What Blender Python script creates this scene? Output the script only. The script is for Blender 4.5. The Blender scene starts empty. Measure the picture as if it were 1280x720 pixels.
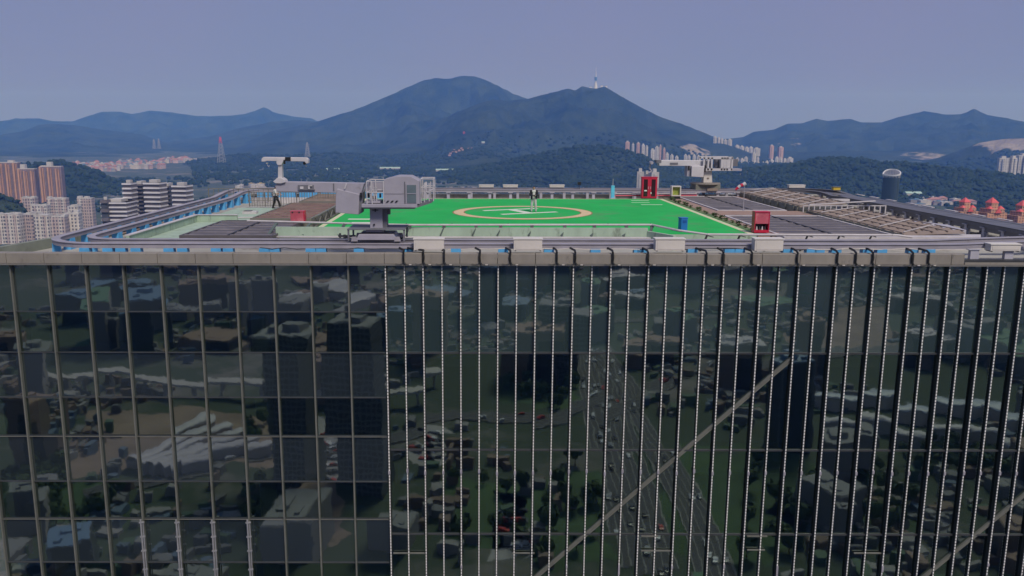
import bpy, bmesh, math, random
import numpy as np
from mathutils import Vector, Matrix, noise as mn

# ------------------------------------------------------------------ camera, sky, sun, exposure
S = bpy.context.scene
COL = S.collection
F, PX, PY, CAMZ = 1040.0, 600.0, 360.0, 5.47
TH, RO = math.radians(10.77), math.radians(0.09)

cd = bpy.data.cameras.new('camera')
cd.sensor_width = 36.0
cd.lens = F / 1280 * 36.0
cd.shift_x = (640 - PX) / 1280.0
cd.clip_start, cd.clip_end = 0.5, 60000
cam = bpy.data.objects.new('camera', cd); COL.objects.link(cam)
cam.matrix_world = (Matrix.Translation((0, 0, CAMZ)) @ Matrix.Rotation(math.pi / 2 - TH, 4, 'X')
                    @ Matrix.Rotation(RO, 4, 'Z'))
S.camera = cam
S.render.resolution_x, S.render.resolution_y = 1024, 576

SUN_EL, SUN_AZ = math.radians(50), math.radians(155)      # high and behind the camera, veiled
w = bpy.data.worlds.new('World'); S.world = w; w.use_nodes = True
nt = w.node_tree; nt.nodes.clear()
def wn(t): return nt.nodes.new(t)
geo = wn('ShaderNodeTexCoord'); sep = wn('ShaderNodeSeparateXYZ'); mx = wn('ShaderNodeMath'); mx.operation = 'MAXIMUM'; mx.inputs[1].default_value = 0.03
cmb = wn('ShaderNodeCombineXYZ'); sky = wn('ShaderNodeTexSky'); sky.sky_type = 'NISHITA'; sky.sun_disc = False
sky.sun_elevation = SUN_EL; sky.sun_rotation = SUN_AZ; sky.air_density = 1.5; sky.dust_density = 2.5; sky.ozone_density = 3.0
nt.links.new(geo.outputs['Generated'], sep.inputs[0]); nt.links.new(sep.outputs[0], cmb.inputs[0]); nt.links.new(sep.outputs[1], cmb.inputs[1])
nt.links.new(sep.outputs[2], mx.inputs[0]); nt.links.new(mx.outputs[0], cmb.inputs[2]); nt.links.new(cmb.outputs[0], sky.inputs[0])
# a veil of high cloud over the sky: cool lilac, faintly uneven
no = wn('ShaderNodeTexNoise'); no.inputs['Scale'].default_value = 1.3; no.inputs['Detail'].default_value = 3
nt.links.new(geo.outputs['Generated'], no.inputs['Vector'])
rmp = wn('ShaderNodeValToRGB'); rmp.color_ramp.elements[0].position = .3; rmp.color_ramp.elements[1].position = .7
rmp.color_ramp.elements[0].color = (.36, .475, .97, 1); rmp.color_ramp.elements[1].color = (.50, .50, .96, 1)
nt.links.new(no.outputs['Fac'], rmp.inputs[0])
vm = wn('ShaderNodeVectorMath'); vm.operation = 'SCALE'; vm.inputs['Scale'].default_value = 4.1
nt.links.new(rmp.outputs[0], vm.inputs[0])
mixc = wn('ShaderNodeMix'); mixc.data_type = 'RGBA'; mixc.inputs['Factor'].default_value = 0.9
nt.links.new(sky.outputs[0], mixc.inputs[6]); nt.links.new(vm.outputs[0], mixc.inputs[7])
bg = wn('ShaderNodeBackground'); bg.inputs['Strength'].default_value = 0.05
out = wn('ShaderNodeOutputWorld'); nt.links.new(mixc.outputs[2], bg.inputs[0]); nt.links.new(bg.outputs[0], out.inputs[0])

sl = bpy.data.lights.new('sun', 'SUN'); sl.energy = 1.5; sl.angle = math.radians(18); sl.color = (1.0, .93, .88)
so = bpy.data.objects.new('sun', sl); COL.objects.link(so)
sd = Vector((math.sin(SUN_AZ) * math.cos(SUN_EL), math.cos(SUN_AZ) * math.cos(SUN_EL), math.sin(SUN_EL)))
so.rotation_euler = sd.to_track_quat('Z', 'Y').to_euler(); so.location = (0, -50, 120)
S.view_settings.view_transform = 'Standard'; S.view_settings.look = 'None'
S.view_settings.exposure = 1.0; S.view_settings.gamma = 1.0
S.cycles.volume_bounces = 1

random.seed(7); rng = np.random.default_rng(7)
R = math.radians

def ray(px, py):
    u = (px - PX) / F; v = (PY - py) / F
    c, s = math.cos(RO), math.sin(RO)
    u, v = c * u - s * v, s * u + c * v
    return Vector((u, math.cos(TH) + v * math.sin(TH), -math.sin(TH) + v * math.cos(TH)))
def onz(px, py, z=0.0):
    d = ray(px, py); t = (z - CAMZ) / d.z
    return Vector((d.x * t, d.y * t, z))
def at(px, py, Y):
    d = ray(px, py); t = Y / d.y
    return Vector((d.x * t, Y, CAMZ + d.z * t))

# ------------------------------------------------------------------ materials
MATS = {}
def mat(name, col, rough=.7, var=.18, scale=1.5, bump=0., bscale=20., metal=0., col2=None, spec=.5, stretch=None, patch=None, coords='Object'):
    if name in MATS: return MATS[name]
    m = bpy.data.materials.new(name); m.use_nodes = True; t = m.node_tree; N = t.nodes; L = t.links
    b = N['Principled BSDF']; b.inputs['Roughness'].default_value = rough; b.inputs['Metallic'].default_value = metal
    b.inputs['Specular IOR Level'].default_value = spec
    tc = N.new('ShaderNodeTexCoord'); v = tc.outputs['Object']
    if coords == 'World':
        g = N.new('ShaderNodeNewGeometry'); v = g.outputs['Position']
    if stretch:
        mp = N.new('ShaderNodeMapping'); mp.inputs['Scale'].default_value = stretch; L.new(v, mp.inputs[0]); v = mp.outputs[0]
    n = N.new('ShaderNodeTexNoise'); n.inputs['Scale'].default_value = scale; n.inputs['Detail'].default_value = 6; n.inputs['Roughness'].default_value = .65
    L.new(v, n.inputs['Vector'])
    r = N.new('ShaderNodeValToRGB'); e = r.color_ramp.elements; e[0].position = .32; e[1].position = .68
    c2 = col2 or tuple(min(1, c * (1 + var)) for c in col)
    e[0].color = tuple(c * (1 - var) for c in col) + (1,) if not col2 else tuple(col) + (1,)
    e[1].color = tuple(c2) + (1,)
    L.new(n.outputs['Fac'], r.inputs[0]); last = r.outputs[0]
    if patch:       # (colour, scale, threshold) : stains with a shape of their own
        n2 = N.new('ShaderNodeTexNoise'); n2.inputs['Scale'].default_value = patch[1]; n2.inputs['Detail'].default_value = 8; n2.inputs['Roughness'].default_value = .7
        L.new(v, n2.inputs['Vector'])
        r2 = N.new('ShaderNodeValToRGB'); r2.color_ramp.elements[0].position = patch[2]; r2.color_ramp.elements[1].position = patch[2] + .12
        L.new(n2.outputs['Fac'], r2.inputs[0]); mi = N.new('ShaderNodeMix'); mi.data_type = 'RGBA'
        L.new(r2.outputs[0], mi.inputs['Factor']); L.new(last, mi.inputs[6]); mi.inputs[7].default_value = tuple(patch[0]) + (1,); last = mi.outputs[2]
    L.new(last, b.inputs['Base Color'])
    if bump:
        n3 = N.new('ShaderNodeTexNoise'); n3.inputs['Scale'].default_value = bscale; n3.inputs['Detail'].default_value = 4; L.new(v, n3.inputs['Vector'])
        bp = N.new('ShaderNodeBump'); bp.inputs['Strength'].default_value = bump; bp.inputs['Distance'].default_value = .05
        L.new(n3.outputs['Fac'], bp.inputs['Height']); L.new(bp.outputs[0], b.inputs['Normal'])
    MATS[name] = m; return m

def window_mat(name, wall, glass, fx, fz, wx=.55, wz=.5, var=.15, trim=None):
    """wall with rows of windows: fx, fz = window pitch in metres; worked out from the surface position and normal"""
    if name in MATS: return MATS[name]
    m = bpy.data.materials.new(name); m.use_nodes = True; t = m.node_tree; N = t.nodes; L = t.links; b = N['Principled BSDF']
    tc = N.new('ShaderNodeTexCoord'); sp = N.new('ShaderNodeSeparateXYZ'); L.new(tc.outputs['Object'], sp.inputs[0])
    sn = N.new('ShaderNodeSeparateXYZ'); L.new(tc.outputs['Normal'], sn.inputs[0])
    def M(op, a, bb=None):
        x = N.new('ShaderNodeMath'); x.operation = op
        for i, q in enumerate((a, bb)):
            if q is None: continue
            if isinstance(q, (int, float)): x.inputs[i].default_value = q
            else: L.new(q, x.inputs[i])
        return x.outputs[0]
    anx = M('ABSOLUTE', sn.outputs[0]); any_ = M('ABSOLUTE', sn.outputs[1]); anz = M('ABSOLUTE', sn.outputs[2])
    isx = M('GREATER_THAN', anx, any_)
    h = M('ADD', M('MULTIPLY', isx, sp.outputs[1]), M('MULTIPLY', M('SUBTRACT', 1, isx), sp.outputs[0]))
    cx = M('FRACT', M('DIVIDE', M('ADD', h, 500.), fx)); cz = M('FRACT', M('DIVIDE', M('ADD', sp.outputs[2], 900.), fz))
    win = M('MULTIPLY', M('LESS_THAN', cx, wx), M('LESS_THAN', cz, wz)); win = M('MULTIPLY', win, M('LESS_THAN', anz, .5))
    n = N.new('ShaderNodeTexNoise'); n.inputs['Scale'].default_value = .08; n.inputs['Detail'].default_value = 5; L.new(tc.outputs['Object'], n.inputs['Vector'])
    r = N.new('ShaderNodeValToRGB'); r.color_ramp.elements[0].position = .3; r.color_ramp.elements[1].position = .7
    r.color_ramp.elements[0].color = tuple(c * (1 - var) for c in wall) + (1,); r.color_ramp.elements[1].color = tuple(min(1, c * (1 + var)) for c in wall) + (1,)
    L.new(n.outputs['Fac'], r.inputs[0])
    mi = N.new('ShaderNodeMix'); mi.data_type = 'RGBA'; L.new(win, mi.inputs['Factor']); L.new(r.outputs[0], mi.inputs[6]); mi.inputs[7].default_value = tuple(glass) + (1,)
    L.new(mi.outputs[2], b.inputs['Base Color'])
    rr = M('SUBTRACT', .8, M('MULTIPLY', win, .5)); L.new(rr, b.inputs['Roughness'])
    MATS[name] = m; return m

# ------------------------------------------------------------------ mesh helpers
class MB:
    def __init__(s): s.v = []; s.f = []; s.m = []; s.mi = 0
    def add(s, vs, fs):
        o = len(s.v); s.v += [tuple(p) for p in vs]
        for f in fs: s.f.append([o + i for i in f]); s.m.append(s.mi)
        return s
    def box(s, x0, x1, y0, y1, z0, z1, M=None):
        x0, x1 = min(x0, x1), max(x0, x1); y0, y1 = min(y0, y1), max(y0, y1); z0, z1 = min(z0, z1), max(z0, z1)
        vs = [Vector(p) for p in ((x0,y0,z0),(x1,y0,z0),(x1,y1,z0),(x0,y1,z0),(x0,y0,z1),(x1,y0,z1),(x1,y1,z1),(x0,y1,z1))]
        if M is not None: vs = [M @ p for p in vs]
        return s.add(vs, [(0,3,2,1),(4,5,6,7),(0,1,5,4),(1,2,6,5),(2,3,7,6),(3,0,4,7)])
    def tube(s, p0, p1, r0, r1=None, n=8, cap=True):
        p0, p1 = Vector(p0), Vector(p1); r1 = r0 if r1 is None else r1
        d = (p1 - p0); 
        if d.length < 1e-6: return s
        q = d.to_track_quat('Z', 'Y'); vs = []
        for p, r in ((p0, r0), (p1, r1)):
            for k in range(n):
                a = 2 * math.pi * k / n; vs.append(p + q @ Vector((r * math.cos(a), r * math.sin(a), 0)))
        fs = [(k, (k + 1) % n, n + (k + 1) % n, n + k) for k in range(n)]
        if cap: fs += [tuple(reversed(range(n))), tuple(range(n, 2 * n))]
        return s.add(vs, fs)
    def path(s, pts, r, n=6):
        for a, b in zip(pts[:-1], pts[1:]): s.tube(a, b, r, n=n)
        return s
    def bar(s, p0, p1, wd, ht, up=(0, 0, 1)):
        """rectangular bar between two points, wd across, ht along up"""
        p0, p1 = Vector(p0), Vector(p1); d = (p1 - p0).normalized(); u = Vector(up)
        sd_ = d.cross(u).normalized() * wd / 2; u = sd_.cross(d).normalized() * ht / 2
        vs = []
        for p in (p0, p1): vs += [p - sd_ - u, p + sd_ - u, p + sd_ + u, p - sd_ + u]
        return s.add(vs, [(3,2,1,0),(4,5,6,7),(0,1,5,4),(1,2,6,5),(2,3,7,6),(3,0,4,7)])
    def prism(s, pts, z0, z1):
        n = len(pts); vs = [(p[0], p[1], z0) for p in pts] + [(p[0], p[1], z1) for p in pts]
        return s.add(vs, [tuple(reversed(range(n))), tuple(range(n, 2 * n))] + [(k, (k + 1) % n, n + (k + 1) % n, n + k) for k in range(n)])
    def prismy(s, pts, y0, y1):
        """outline in x,z given thickness in y"""
        n = len(pts); vs = [(p[0], y0, p[1]) for p in pts] + [(p[0], y1, p[1]) for p in pts]
        return s.add(vs, [tuple(range(n)), tuple(reversed(range(n, 2 * n)))] + [(k, n + k, n + (k + 1) % n, (k + 1) % n) for k in range(n)])
    def sweep(s, pts, prof, closed=True):
        """prof = list of (offset across, z) ; pts = list of Vector ; horizontal path"""
        n = len(pts); k = len(prof); base = len(s.v)
        for i in range(n):
            a = pts[i - 1] if (closed or i > 0) else pts[i]; b = pts[(i + 1) % n] if (closed or i < n - 1) else pts[i]
            t = Vector((b[0] - a[0], b[1] - a[1], 0)).normalized(); nr = Vector((t.y, -t.x, 0))
            for (o, z) in prof: s.v.append(tuple(Vector(pts[i]) + nr * o + Vector((0, 0, z))))
        for i in range(n if closed else n - 1):
            j = (i + 1) % n
            for q in range(k):
                q2 = (q + 1) % k
                s.f.append([base + i * k + q, base + j * k + q, base + j * k + q2, base + i * k + q2]); s.m.append(s.mi)
        return s
    def build(s, name, ms, parent=None, smooth=False, bevel=0, kind=None, loc=None):
        me = bpy.data.meshes.new(name); vs = s.v
        if loc is not None: vs = [(p[0] - loc[0], p[1] - loc[1], p[2] - loc[2]) for p in vs]
        me.from_pydata(vs, [], s.f)
        if not isinstance(ms, (list, tuple)): ms = [ms]
        for m in ms: me.materials.append(m)
        me.polygons.foreach_set('material_index', s.m)
        bm = bmesh.new(); bm.from_mesh(me); bmesh.ops.recalc_face_normals(bm, faces=bm.faces); bm.to_mesh(me); bm.free()
        if smooth: me.polygons.foreach_set('use_smooth', [True] * len(me.polygons))
        me.update(); o = bpy.data.objects.new(name, me); COL.objects.link(o)
        if loc is not None: o.location = loc
        if parent is not None: o.parent = parent
        if bevel:
            b = o.modifiers.new('bevel', 'BEVEL'); b.width = bevel; b.segments = 2; b.limit_method = 'ANGLE'
        if kind: o['kind'] = kind
        return o

def tag(o, label, cat, group=None, kind=None):
    if label: o['label'] = label
    if cat: o['category'] = cat
    if group: o['group'] = group
    if kind: o['kind'] = kind
    return o
def thing(name, label, cat, loc=(0, 0, 0), rz=0, group=None):
    o = bpy.data.objects.new(name, None); o.empty_display_size = .3; COL.objects.link(o); o.location = loc; o.rotation_euler = (0, 0, rz)
    return tag(o, label, cat, group)
def kids(o): return [c for c in bpy.data.objects if c.parent == o]
def copy_thing(src, loc, rz=0, label=None, parts=True, scale=None):
    r = src.copy(); COL.objects.link(r); r.location = loc; r.rotation_euler = (0, 0, rz)
    if scale: r.scale = scale
    if label: r['label'] = label
    if parts and src.type == 'EMPTY':
        for ch in KID[src.name]:
            c = ch.copy(); COL.objects.link(c); c.parent = r
            for g in KID.get(ch.name, []):
                d = g.copy(); COL.objects.link(d); d.parent = c
    return r
KID = {}
def remember(o):
    KID[o.name] = kids(o)
    for c in KID[o.name]: KID[c.name] = kids(c)
    return o

# numpy value noise
def vnoise(x, y, seed=0):
    xi = np.floor(x).astype(np.int64); yi = np.floor(y).astype(np.int64); xf = x - xi; yf = y - yi
    def h(a, b):
        n = (a * 374761393 + b * 668265263 + seed * 982451653) & 0x7fffffff
        n = ((n ^ (n >> 13)) * 1274126177) & 0x7fffffff
        return ((n ^ (n >> 16)) & 0xffff) / 65535.0
    u = xf * xf * (3 - 2 * xf); v = yf * yf * (3 - 2 * yf)
    return (h(xi, yi) * (1 - u) + h(xi + 1, yi) * u) * (1 - v) + (h(xi, yi + 1) * (1 - u) + h(xi + 1, yi + 1) * u) * v
def fbm(x, y, o=5, seed=0, ridged=False):
    a = 1.; t = 0.; s_ = 0.
    for i in range(o):
        n = vnoise(x * 2 ** i, y * 2 ** i, seed + i)
        if ridged: n = 1 - np.abs(2 * n - 1)
        t = t + a * n; s_ += a; a *= .5
    return t / s_

GZ = -200.0
# ------------------------------------------------------------------ ground and hills
gm = mat('ground_mix', (.035, .055, .03), .95, coords='World', scale=.0012, col2=(.05, .07, .04), patch=((.17, .155, .14), .006, .53))
MB().box(-13500, 13500, -3000, 17500, GZ - .5, GZ).build('ground', gm, kind='structure')

RIDGES = [  # distance, width, (px, py) silhouette points
 (13800, 1500, [(-160,160),(-60,152),(0,151),(19,147),(49,147.5),(67,151),(90,151),(127,139),(150,139),(165,142),(187,137),(217,140),(247,144.5),(285,144),(305,142),(319,138),(330,133),(343,140),(364,144.5),(390,147.5),(397,150.5),(430,162),(480,185)]),
 (10500, 1500, [(-160,175),(-60,170),(0,168),(30,163),(49,155),(71,154),(95,156),(112,159),(150,164),(176,167),(210,178),(225,174),(262,170),(300,159),(337,152),(375,149),(400,152),(440,158),(480,190)]),
 (9000, 1700, [(250,205),(300,180),(340,163),(375,156),(397,151),(415,145),(440,137.5),(476,123),(512,107),(530,99.5),(544,96),(564,97),(580,93),(594.5,95),(606,99),(620,105),(641,116),(656,121),(700,140),(760,165),(800,190)]),
 (7000, 1300, [(420,205),(470,188),(537,157),(558.6,144.7),(584,134),(600,128),(616,123),(634,125),(659,122.4),(691.5,114),(709.5,110),(718.5,111.6),(727.5,107),(745.4,109.5),(756,107),(770.6,116),(799,132),(828,146.5),(853,153.7),(871,161),(893,170),(930,186),(970,203)]),
 (9300, 1500, [(880,190),(905,173),(929,170.7),(942,164),(968,161),(984.7,153.6),(1004,153),(1021,147.7),(1034,150),(1063,147.7),(1076.5,152),(1103,152),(1122.5,145.4),(1139,142),(1155,138),(1181.5,142),(1201,142),(1217.6,135),(1234,143),(1254,146),(1280,151),(1340,160),(1420,165)]),
 (6200, 800, [(1060,214),(1110,206),(1149,203),(1180,194),(1205,185),(1224,177),(1250,173),(1290,171),(1340,170),(1420,175)]),
 (5400, 500, [(200,212),(230,203),(262,197),(300,192),(350,194),(420,190),(480,194),(540,203),(580,208),(620,207),(690,200),(740,195),(800,200),(860,205),(920,208),(960,214)]),
 (3800, 420, [(420,250),(480,230),(540,215),(590,209),(627,202),(655.6,195),(691.5,188),(720,182),(749,181),(778,186),(803,193),(821,202),(850,213),(900,222),(960,232)]),
 (3300, 380, [(840,235),(880,222),(905,214),(930,210),(960,208),(992,205),(1020,197.5),(1055,196),(1080,197.5),(1100,202),(1130,202),(1150,204),(1185,209),(1222,212.5),(1250,216),(1280,219),(1340,226),(1420,235)]),
 (3300, 330, [(-160,215),(-60,208),(0,208),(35,204),(55,200),(75,199),(97.5,205),(124,214),(142,225),(160,236),(200,238),(260,240),(330,246)]),
 (2050, 90, [(-160,236),(-60,238),(-20,238),(0,240),(10,246),(25,249),(33,257),(38,266),(44,290)]),
]
NA, NR = 700, 330
AZ0, AZ1 = -0.66, 0.68
def ridge_field(az, r):
    X = r * np.sin(az); Y = r * np.cos(az)
    H = np.zeros_like(X)
    for i, (D, wd, pts) in enumerate(RIDGES):
        aa = []; hh = []
        for p in pts:
            d = ray(*p); a = math.atan2(d.x, d.y); el = d.z / math.hypot(d.x, d.y)
            aa.append(a); hh.append((el, ))
        el = np.interp(az, aa, [h[0] for h in hh], left=-9, right=-9)
        Dl = D + wd * .5 * (fbm(az * 14 + i * 7, az * 0 + i * 3.3, 3, seed=i * 11) - .5)
        crest = np.maximum(CAMZ + el * Dl - GZ, 0)
        q = (r - Dl) / wd
        n1 = fbm(X / (wd * .42) + i * 13.7, Y / (wd * .42), 6, seed=i * 5 + 1, ridged=True)
        nearc = np.exp(-(q / .13) ** 2)
        prof = np.exp(-np.abs(q) ** 1.5 * .95)
        mod = 1 + np.minimum(n1 - .86, .02) * 1.75 * (1 - nearc) * np.clip(1.35 - prof, .3, 1)
        small = (fbm(X / 60, Y / 60, 4, seed=40 + i) - .5) * np.clip(crest * .035, 0, 9)
        H = np.maximum(H, crest * prof * mod + small * prof)
    return H
az = np.linspace(AZ0, AZ1, NA); rr = 1050 * (16000 / 1050) ** np.linspace(0, 1, NR)
A_, R_ = np.meshgrid(az, rr, indexing='ij')
HH = ridge_field(A_, R_) - 6
co = np.stack([R_ * np.sin(A_), R_ * np.cos(A_), GZ + HH], -1).reshape(-1, 3)
idx = np.arange(NA * NR).reshape(NA, NR)
q4 = np.stack([idx[:-1, :-1], idx[1:, :-1], idx[1:, 1:], idx[:-1, 1:]], -1).reshape(-1, 4)
keep = (HH.reshape(-1)[q4].max(1) > -5.5); q4 = q4[keep]
def fast_mesh(name, co, quads, m, smooth=True, n=4):
    me = bpy.data.meshes.new(name); me.vertices.add(len(co)); me.vertices.foreach_set('co', co.astype(np.float32).ravel())
    me.loops.add(len(quads) * n); me.loops.foreach_set('vertex_index', quads.astype(np.int32).ravel())
    me.polygons.add(len(quads)); me.polygons.foreach_set('loop_start', np.arange(0, len(quads) * n, n, dtype=np.int32))
    me.polygons.foreach_set('loop_total', np.full(len(quads), n, dtype=np.int32))
    if smooth: me.polygons.foreach_set('use_smooth', np.ones(len(quads), dtype=bool))
    me.materials.append(m); me.update(calc_edges=True); o = bpy.data.objects.new(name, me); COL.objects.link(o); return o

def hill_mat():
    m = bpy.data.materials.new('forest_hill'); m.use_nodes = True; N = m.node_tree.nodes; L = m.node_tree.links; b = N['Principled BSDF']; b.inputs['Roughness'].default_value = 1
    b.inputs['Specular IOR Level'].default_value = .1
    g = N.new('ShaderNodeNewGeometry')
    n1 = N.new('ShaderNodeTexNoise'); n1.inputs['Scale'].default_value = .004; n1.inputs['Detail'].default_value = 8; n1.inputs['Roughness'].default_value = .7; L.new(g.outputs['Position'], n1.inputs['Vector'])
    r = N.new('ShaderNodeValToRGB'); e = r.color_ramp.elements; e[0].position = .35; e[0].color = (.008, .018, .009, 1); e[1].position = .66; e[1].color = (.045, .062, .026, 1)
    L.new(n1.outputs['Fac'], r.inputs[0])
    at_ = N.new('ShaderNodeAttribute'); at_.attribute_name = 'bare'
    n2 = N.new('ShaderNodeTexNoise'); n2.inputs['Scale'].default_value = .012; n2.inputs['Detail'].default_value = 5; L.new(g.outputs['Position'], n2.inputs['Vector'])
    r2 = N.new('ShaderNodeValToRGB'); r2.color_ramp.elements[0].color = (.16, .12, .1, 1); r2.color_ramp.elements[1].color = (.42, .38, .33, 1); L.new(n2.outputs['Fac'], r2.inputs[0])
    ad = N.new('ShaderNodeMath'); ad.operation = 'MULTIPLY_ADD'; L.new(n2.outputs['Fac'], ad.inputs[0]); ad.inputs[1].default_value = 1.6; 
    sb = N.new('ShaderNodeMath'); sb.operation = 'SUBTRACT'; L.new(at_.outputs['Fac'], sb.inputs[0]); sb.inputs[1].default_value = 1.1; L.new(sb.outputs[0], ad.inputs[2])
    cl = N.new('ShaderNodeMath'); cl.operation = 'MULTIPLY'; cl.use_clamp = True; L.new(ad.outputs[0], cl.inputs[0]); cl.inputs[1].default_value = 4
    mi = N.new('ShaderNodeMix'); mi.data_type = 'RGBA'; L.new(cl.outputs[0], mi.inputs['Factor']); L.new(r.outputs[0], mi.inputs[6]); L.new(r2.outputs[0], mi.inputs[7])
    L.new(mi.outputs[2], b.inputs['Base Color'])
    n3 = N.new('ShaderNodeTexNoise'); n3.inputs['Scale'].default_value = .05; n3.inputs['Detail'].default_value = 4; L.new(g.outputs['Position'], n3.inputs['Vector'])
    bp = N.new('ShaderNodeBump'); bp.inputs['Strength'].default_value = .9; bp.inputs['Distance'].default_value = 14; L.new(n3.outputs['Fac'], bp.inputs['Height']); L.new(bp.outputs[0], b.inputs['Normal'])
    return m
HM = hill_mat()
hills = fast_mesh('hills', co, q4, HM); hills['kind'] = 'structure'
# clearings and quarry faces
bare = np.zeros(len(co)) - 1.0
def hit(px, py):
    """first terrain point along the line of sight, or flat ground"""
    d = ray(px, py); a = math.atan2(d.x, d.y); hd = math.hypot(d.x, d.y); t = d.z / hd
    rs = np.linspace(1050, 16000, 1400); hz = GZ + ridge_field(np.full_like(rs, a), rs) - 6; hz = np.maximum(hz, GZ)
    los = CAMZ + t * rs; k = np.nonzero(hz >= los)[0]
    rr_ = rs[k[0]] if len(k) else 15000
    return Vector((rr_ * math.sin(a), rr_ * math.cos(a), float(hz[k[0]]) if len(k) else GZ))
def zat(x, y):
    a = math.atan2(x, y); r = math.hypot(x, y); return max(GZ, GZ + float(ridge_field(np.array([a]), np.array([r]))[0]) - 6)
for (px, py, rad, st) in ((1266,182,170,1.2),(1243,178,110,1.0),(1278,177,130,1.2),(866,190,120,.75),(878,186,80,.75),(1160,196,200,.55),(990,180,120,.3),(935,218,60,.9)):
    p = hit(px, py); d = np.hypot(co[:, 0] - p.x, (co[:, 1] - p.y) * .6); bare = np.maximum(bare, st * np.clip(1 - (d / rad) ** 2, -1, 1))
at_ = hills.data.attributes.new('bare', 'FLOAT', 'POINT'); at_.data.foreach_set('value', bare.astype(np.float32))

# forest canopy on the nearer hills: one object, tree crowns by the thousand
def canopy():
    phi = (1 + 5 ** .5) / 2
    iv = np.array([(-1,phi,0),(1,phi,0),(-1,-phi,0),(1,-phi,0),(0,-1,phi),(0,1,phi),(0,-1,-phi),(0,1,-phi),(phi,0,-1),(phi,0,1),(-phi,0,-1),(-phi,0,1)]) / 1.9
    it = np.array([(0,11,5),(0,5,1),(0,1,7),(0,7,10),(0,10,11),(1,5,9),(5,11,4),(11,10,2),(10,7,6),(7,1,8),(3,9,4),(3,4,2),(3,2,6),(3,6,8),(3,8,9),(4,9,5),(2,4,11),(6,2,10),(8,6,7),(9,8,1)])
    P = []
    for (a0, a1, r0, r1, n) in ((-.58, .0, 2500, 3700, 9000), (-.05, .4, 3100, 4300, 7000), (.2, .62, 2700, 3700, 9000), (-.6, -.45, 1930, 2170, 900), (-.6, .62, 4700, 5800, 6000)):
        a = rng.uniform(a0, a1, n); r = rng.uniform(r0, r1, n); h = ridge_field(a, r)
        k = h > 11; a, r, h = a[k], r[k], h[k]
        P.append(np.stack([r * np.sin(a), r * np.cos(a), GZ + h - 6 + 2, r], -1))
    n = 16000; a = rng.uniform(-.62, .64, n); r = 2300 + 3600 * rng.uniform(0, 1, n); h = ridge_field(a, r)
    k = (h < 11) & (fbm(r * np.sin(a) / 240, r * np.cos(a) / 240, 3, seed=77) > .42) & ~((a > -.50) & (a < -.33) & (r > 3800)); a, r = a[k], r[k]
    P.append(np.stack([r * np.sin(a), r * np.cos(a), np.full_like(r, GZ + 4), r], -1))
    P = np.concatenate(P); n = len(P)
    sc = rng.uniform(5, 11, n) * np.clip(P[:, 3] / 3000, .7, 1.4); ht = sc * rng.uniform(.6, 1.1, n)
    jit = rng.uniform(.72, 1.25, (n, 12, 3))
    V = iv[None] * jit; V = V * np.stack([sc, sc, ht], -1)[:, None]; V = V + P[:, None, :3]
    T = it[None] + (np.arange(n) * 12)[:, None, None]
    return V.reshape(-1, 3), T.reshape(-1, 3)
cv, ct = canopy()
leaf_far = mat('canopy_leaves', (.010, .024, .010), 1, col2=(.036, .055, .024), scale=.02, coords='World', spec=.1)
forest = fast_mesh('forest', cv, ct, leaf_far, smooth=False, n=3)
tag(forest, 'dark green forest canopy covering the nearer hills behind the roof', 'forest', kind='stuff')

# air
hz = bpy.data.materials.new('haze_air'); hz.use_nodes = True; hn = hz.node_tree.nodes; hn.clear()
ho = hn.new('ShaderNodeOutputMaterial'); pv = hn.new('ShaderNodeVolumePrincipled'); pv.inputs['Density'].default_value = 1.2e-4
pv.inputs['Color'].default_value = (.115, .28, .80, 1); pv.inputs['Absorption Color'].default_value = (1, 1, 1, 1); pv.inputs['Anisotropy'].default_value = 0.0
hz.node_tree.links.new(pv.outputs[0], ho.inputs['Volume'])
hb = MB().box(-14000, 14000, -3500, 18000, GZ - 1.5, 760).build('haze', hz, kind='stuff')
tag(hb, 'pale blue haze between the roof and the far mountains', 'haze')


# ------------------------------------------------------------------ materials of the roof
m_cope = mat('coping_metal', (.25, .225, .19), .55, .12, 1.2, stretch=(1, 1, .4), patch=((.17, .15, .125), 2.5, .58))
m_cope_dk = mat('coping_trim', (.17, .16, .145), .5, .15, 2)
m_fin = mat('mullion_metal', (.14, .14, .12), .45, .12, .8, patch=((.10, .105, .09), 3, .55))
m_black = mat('black_metal', (.012, .013, .014), .5)
m_dark = mat('dark_metal', (.04, .042, .045), .5)
m_rail = mat('rail_steel', (.31, .29, .32), .5, .14, 1.1, patch=((.17, .15, .15), 1.6, .62))
m_raildk = mat('rail_steel_weathered', (.12, .12, .135), .5, .2, .8, patch=((.22, .2, .2), 1.2, .62))
m_blue = mat('blue_paint', (.09, .36, .64), .55, .16, 1.5, patch=((.25, .36, .45), 2.2, .64))
m_post = mat('grey_post_paint', (.40, .39, .43), .6, .12, 1)
m_green = mat('helipad_green', (.02, .41, .085), .8, .12, .3, patch=((.07, .33, .10), .28, .52), bump=.1, spec=.2)
m_cream = mat('pad_line_cream', (.62, .6, .36), .6, .1, 2)
m_whitep = mat('pad_paint_white', (.66, .7, .56), .6, .1, 2, patch=((.3, .55, .3), 5, .66))
m_tan = mat('ring_paint_tan', (.66, .50, .27), .6, .08, 1.5, patch=((.45, .5, .2), 5, .7))
m_redo = mat('ring_outline_red', (.3, .12, .05), .7)
m_pale = mat('pale_green_wall', (.33, .43, .33), .8, .12, 1.3, stretch=(1, 1, .35), patch=((.16, .2, .15), 1.6, .56))
m_floor = mat('roof_concrete', (.34, .33, .29), .85, .15, .5, patch=((.17, .15, .13), .6, .57))
m_pave = mat('brown_paving', (.30, .20, .155), .85, .14, 1.2, patch=((.2, .15, .12), .8, .6))
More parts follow.
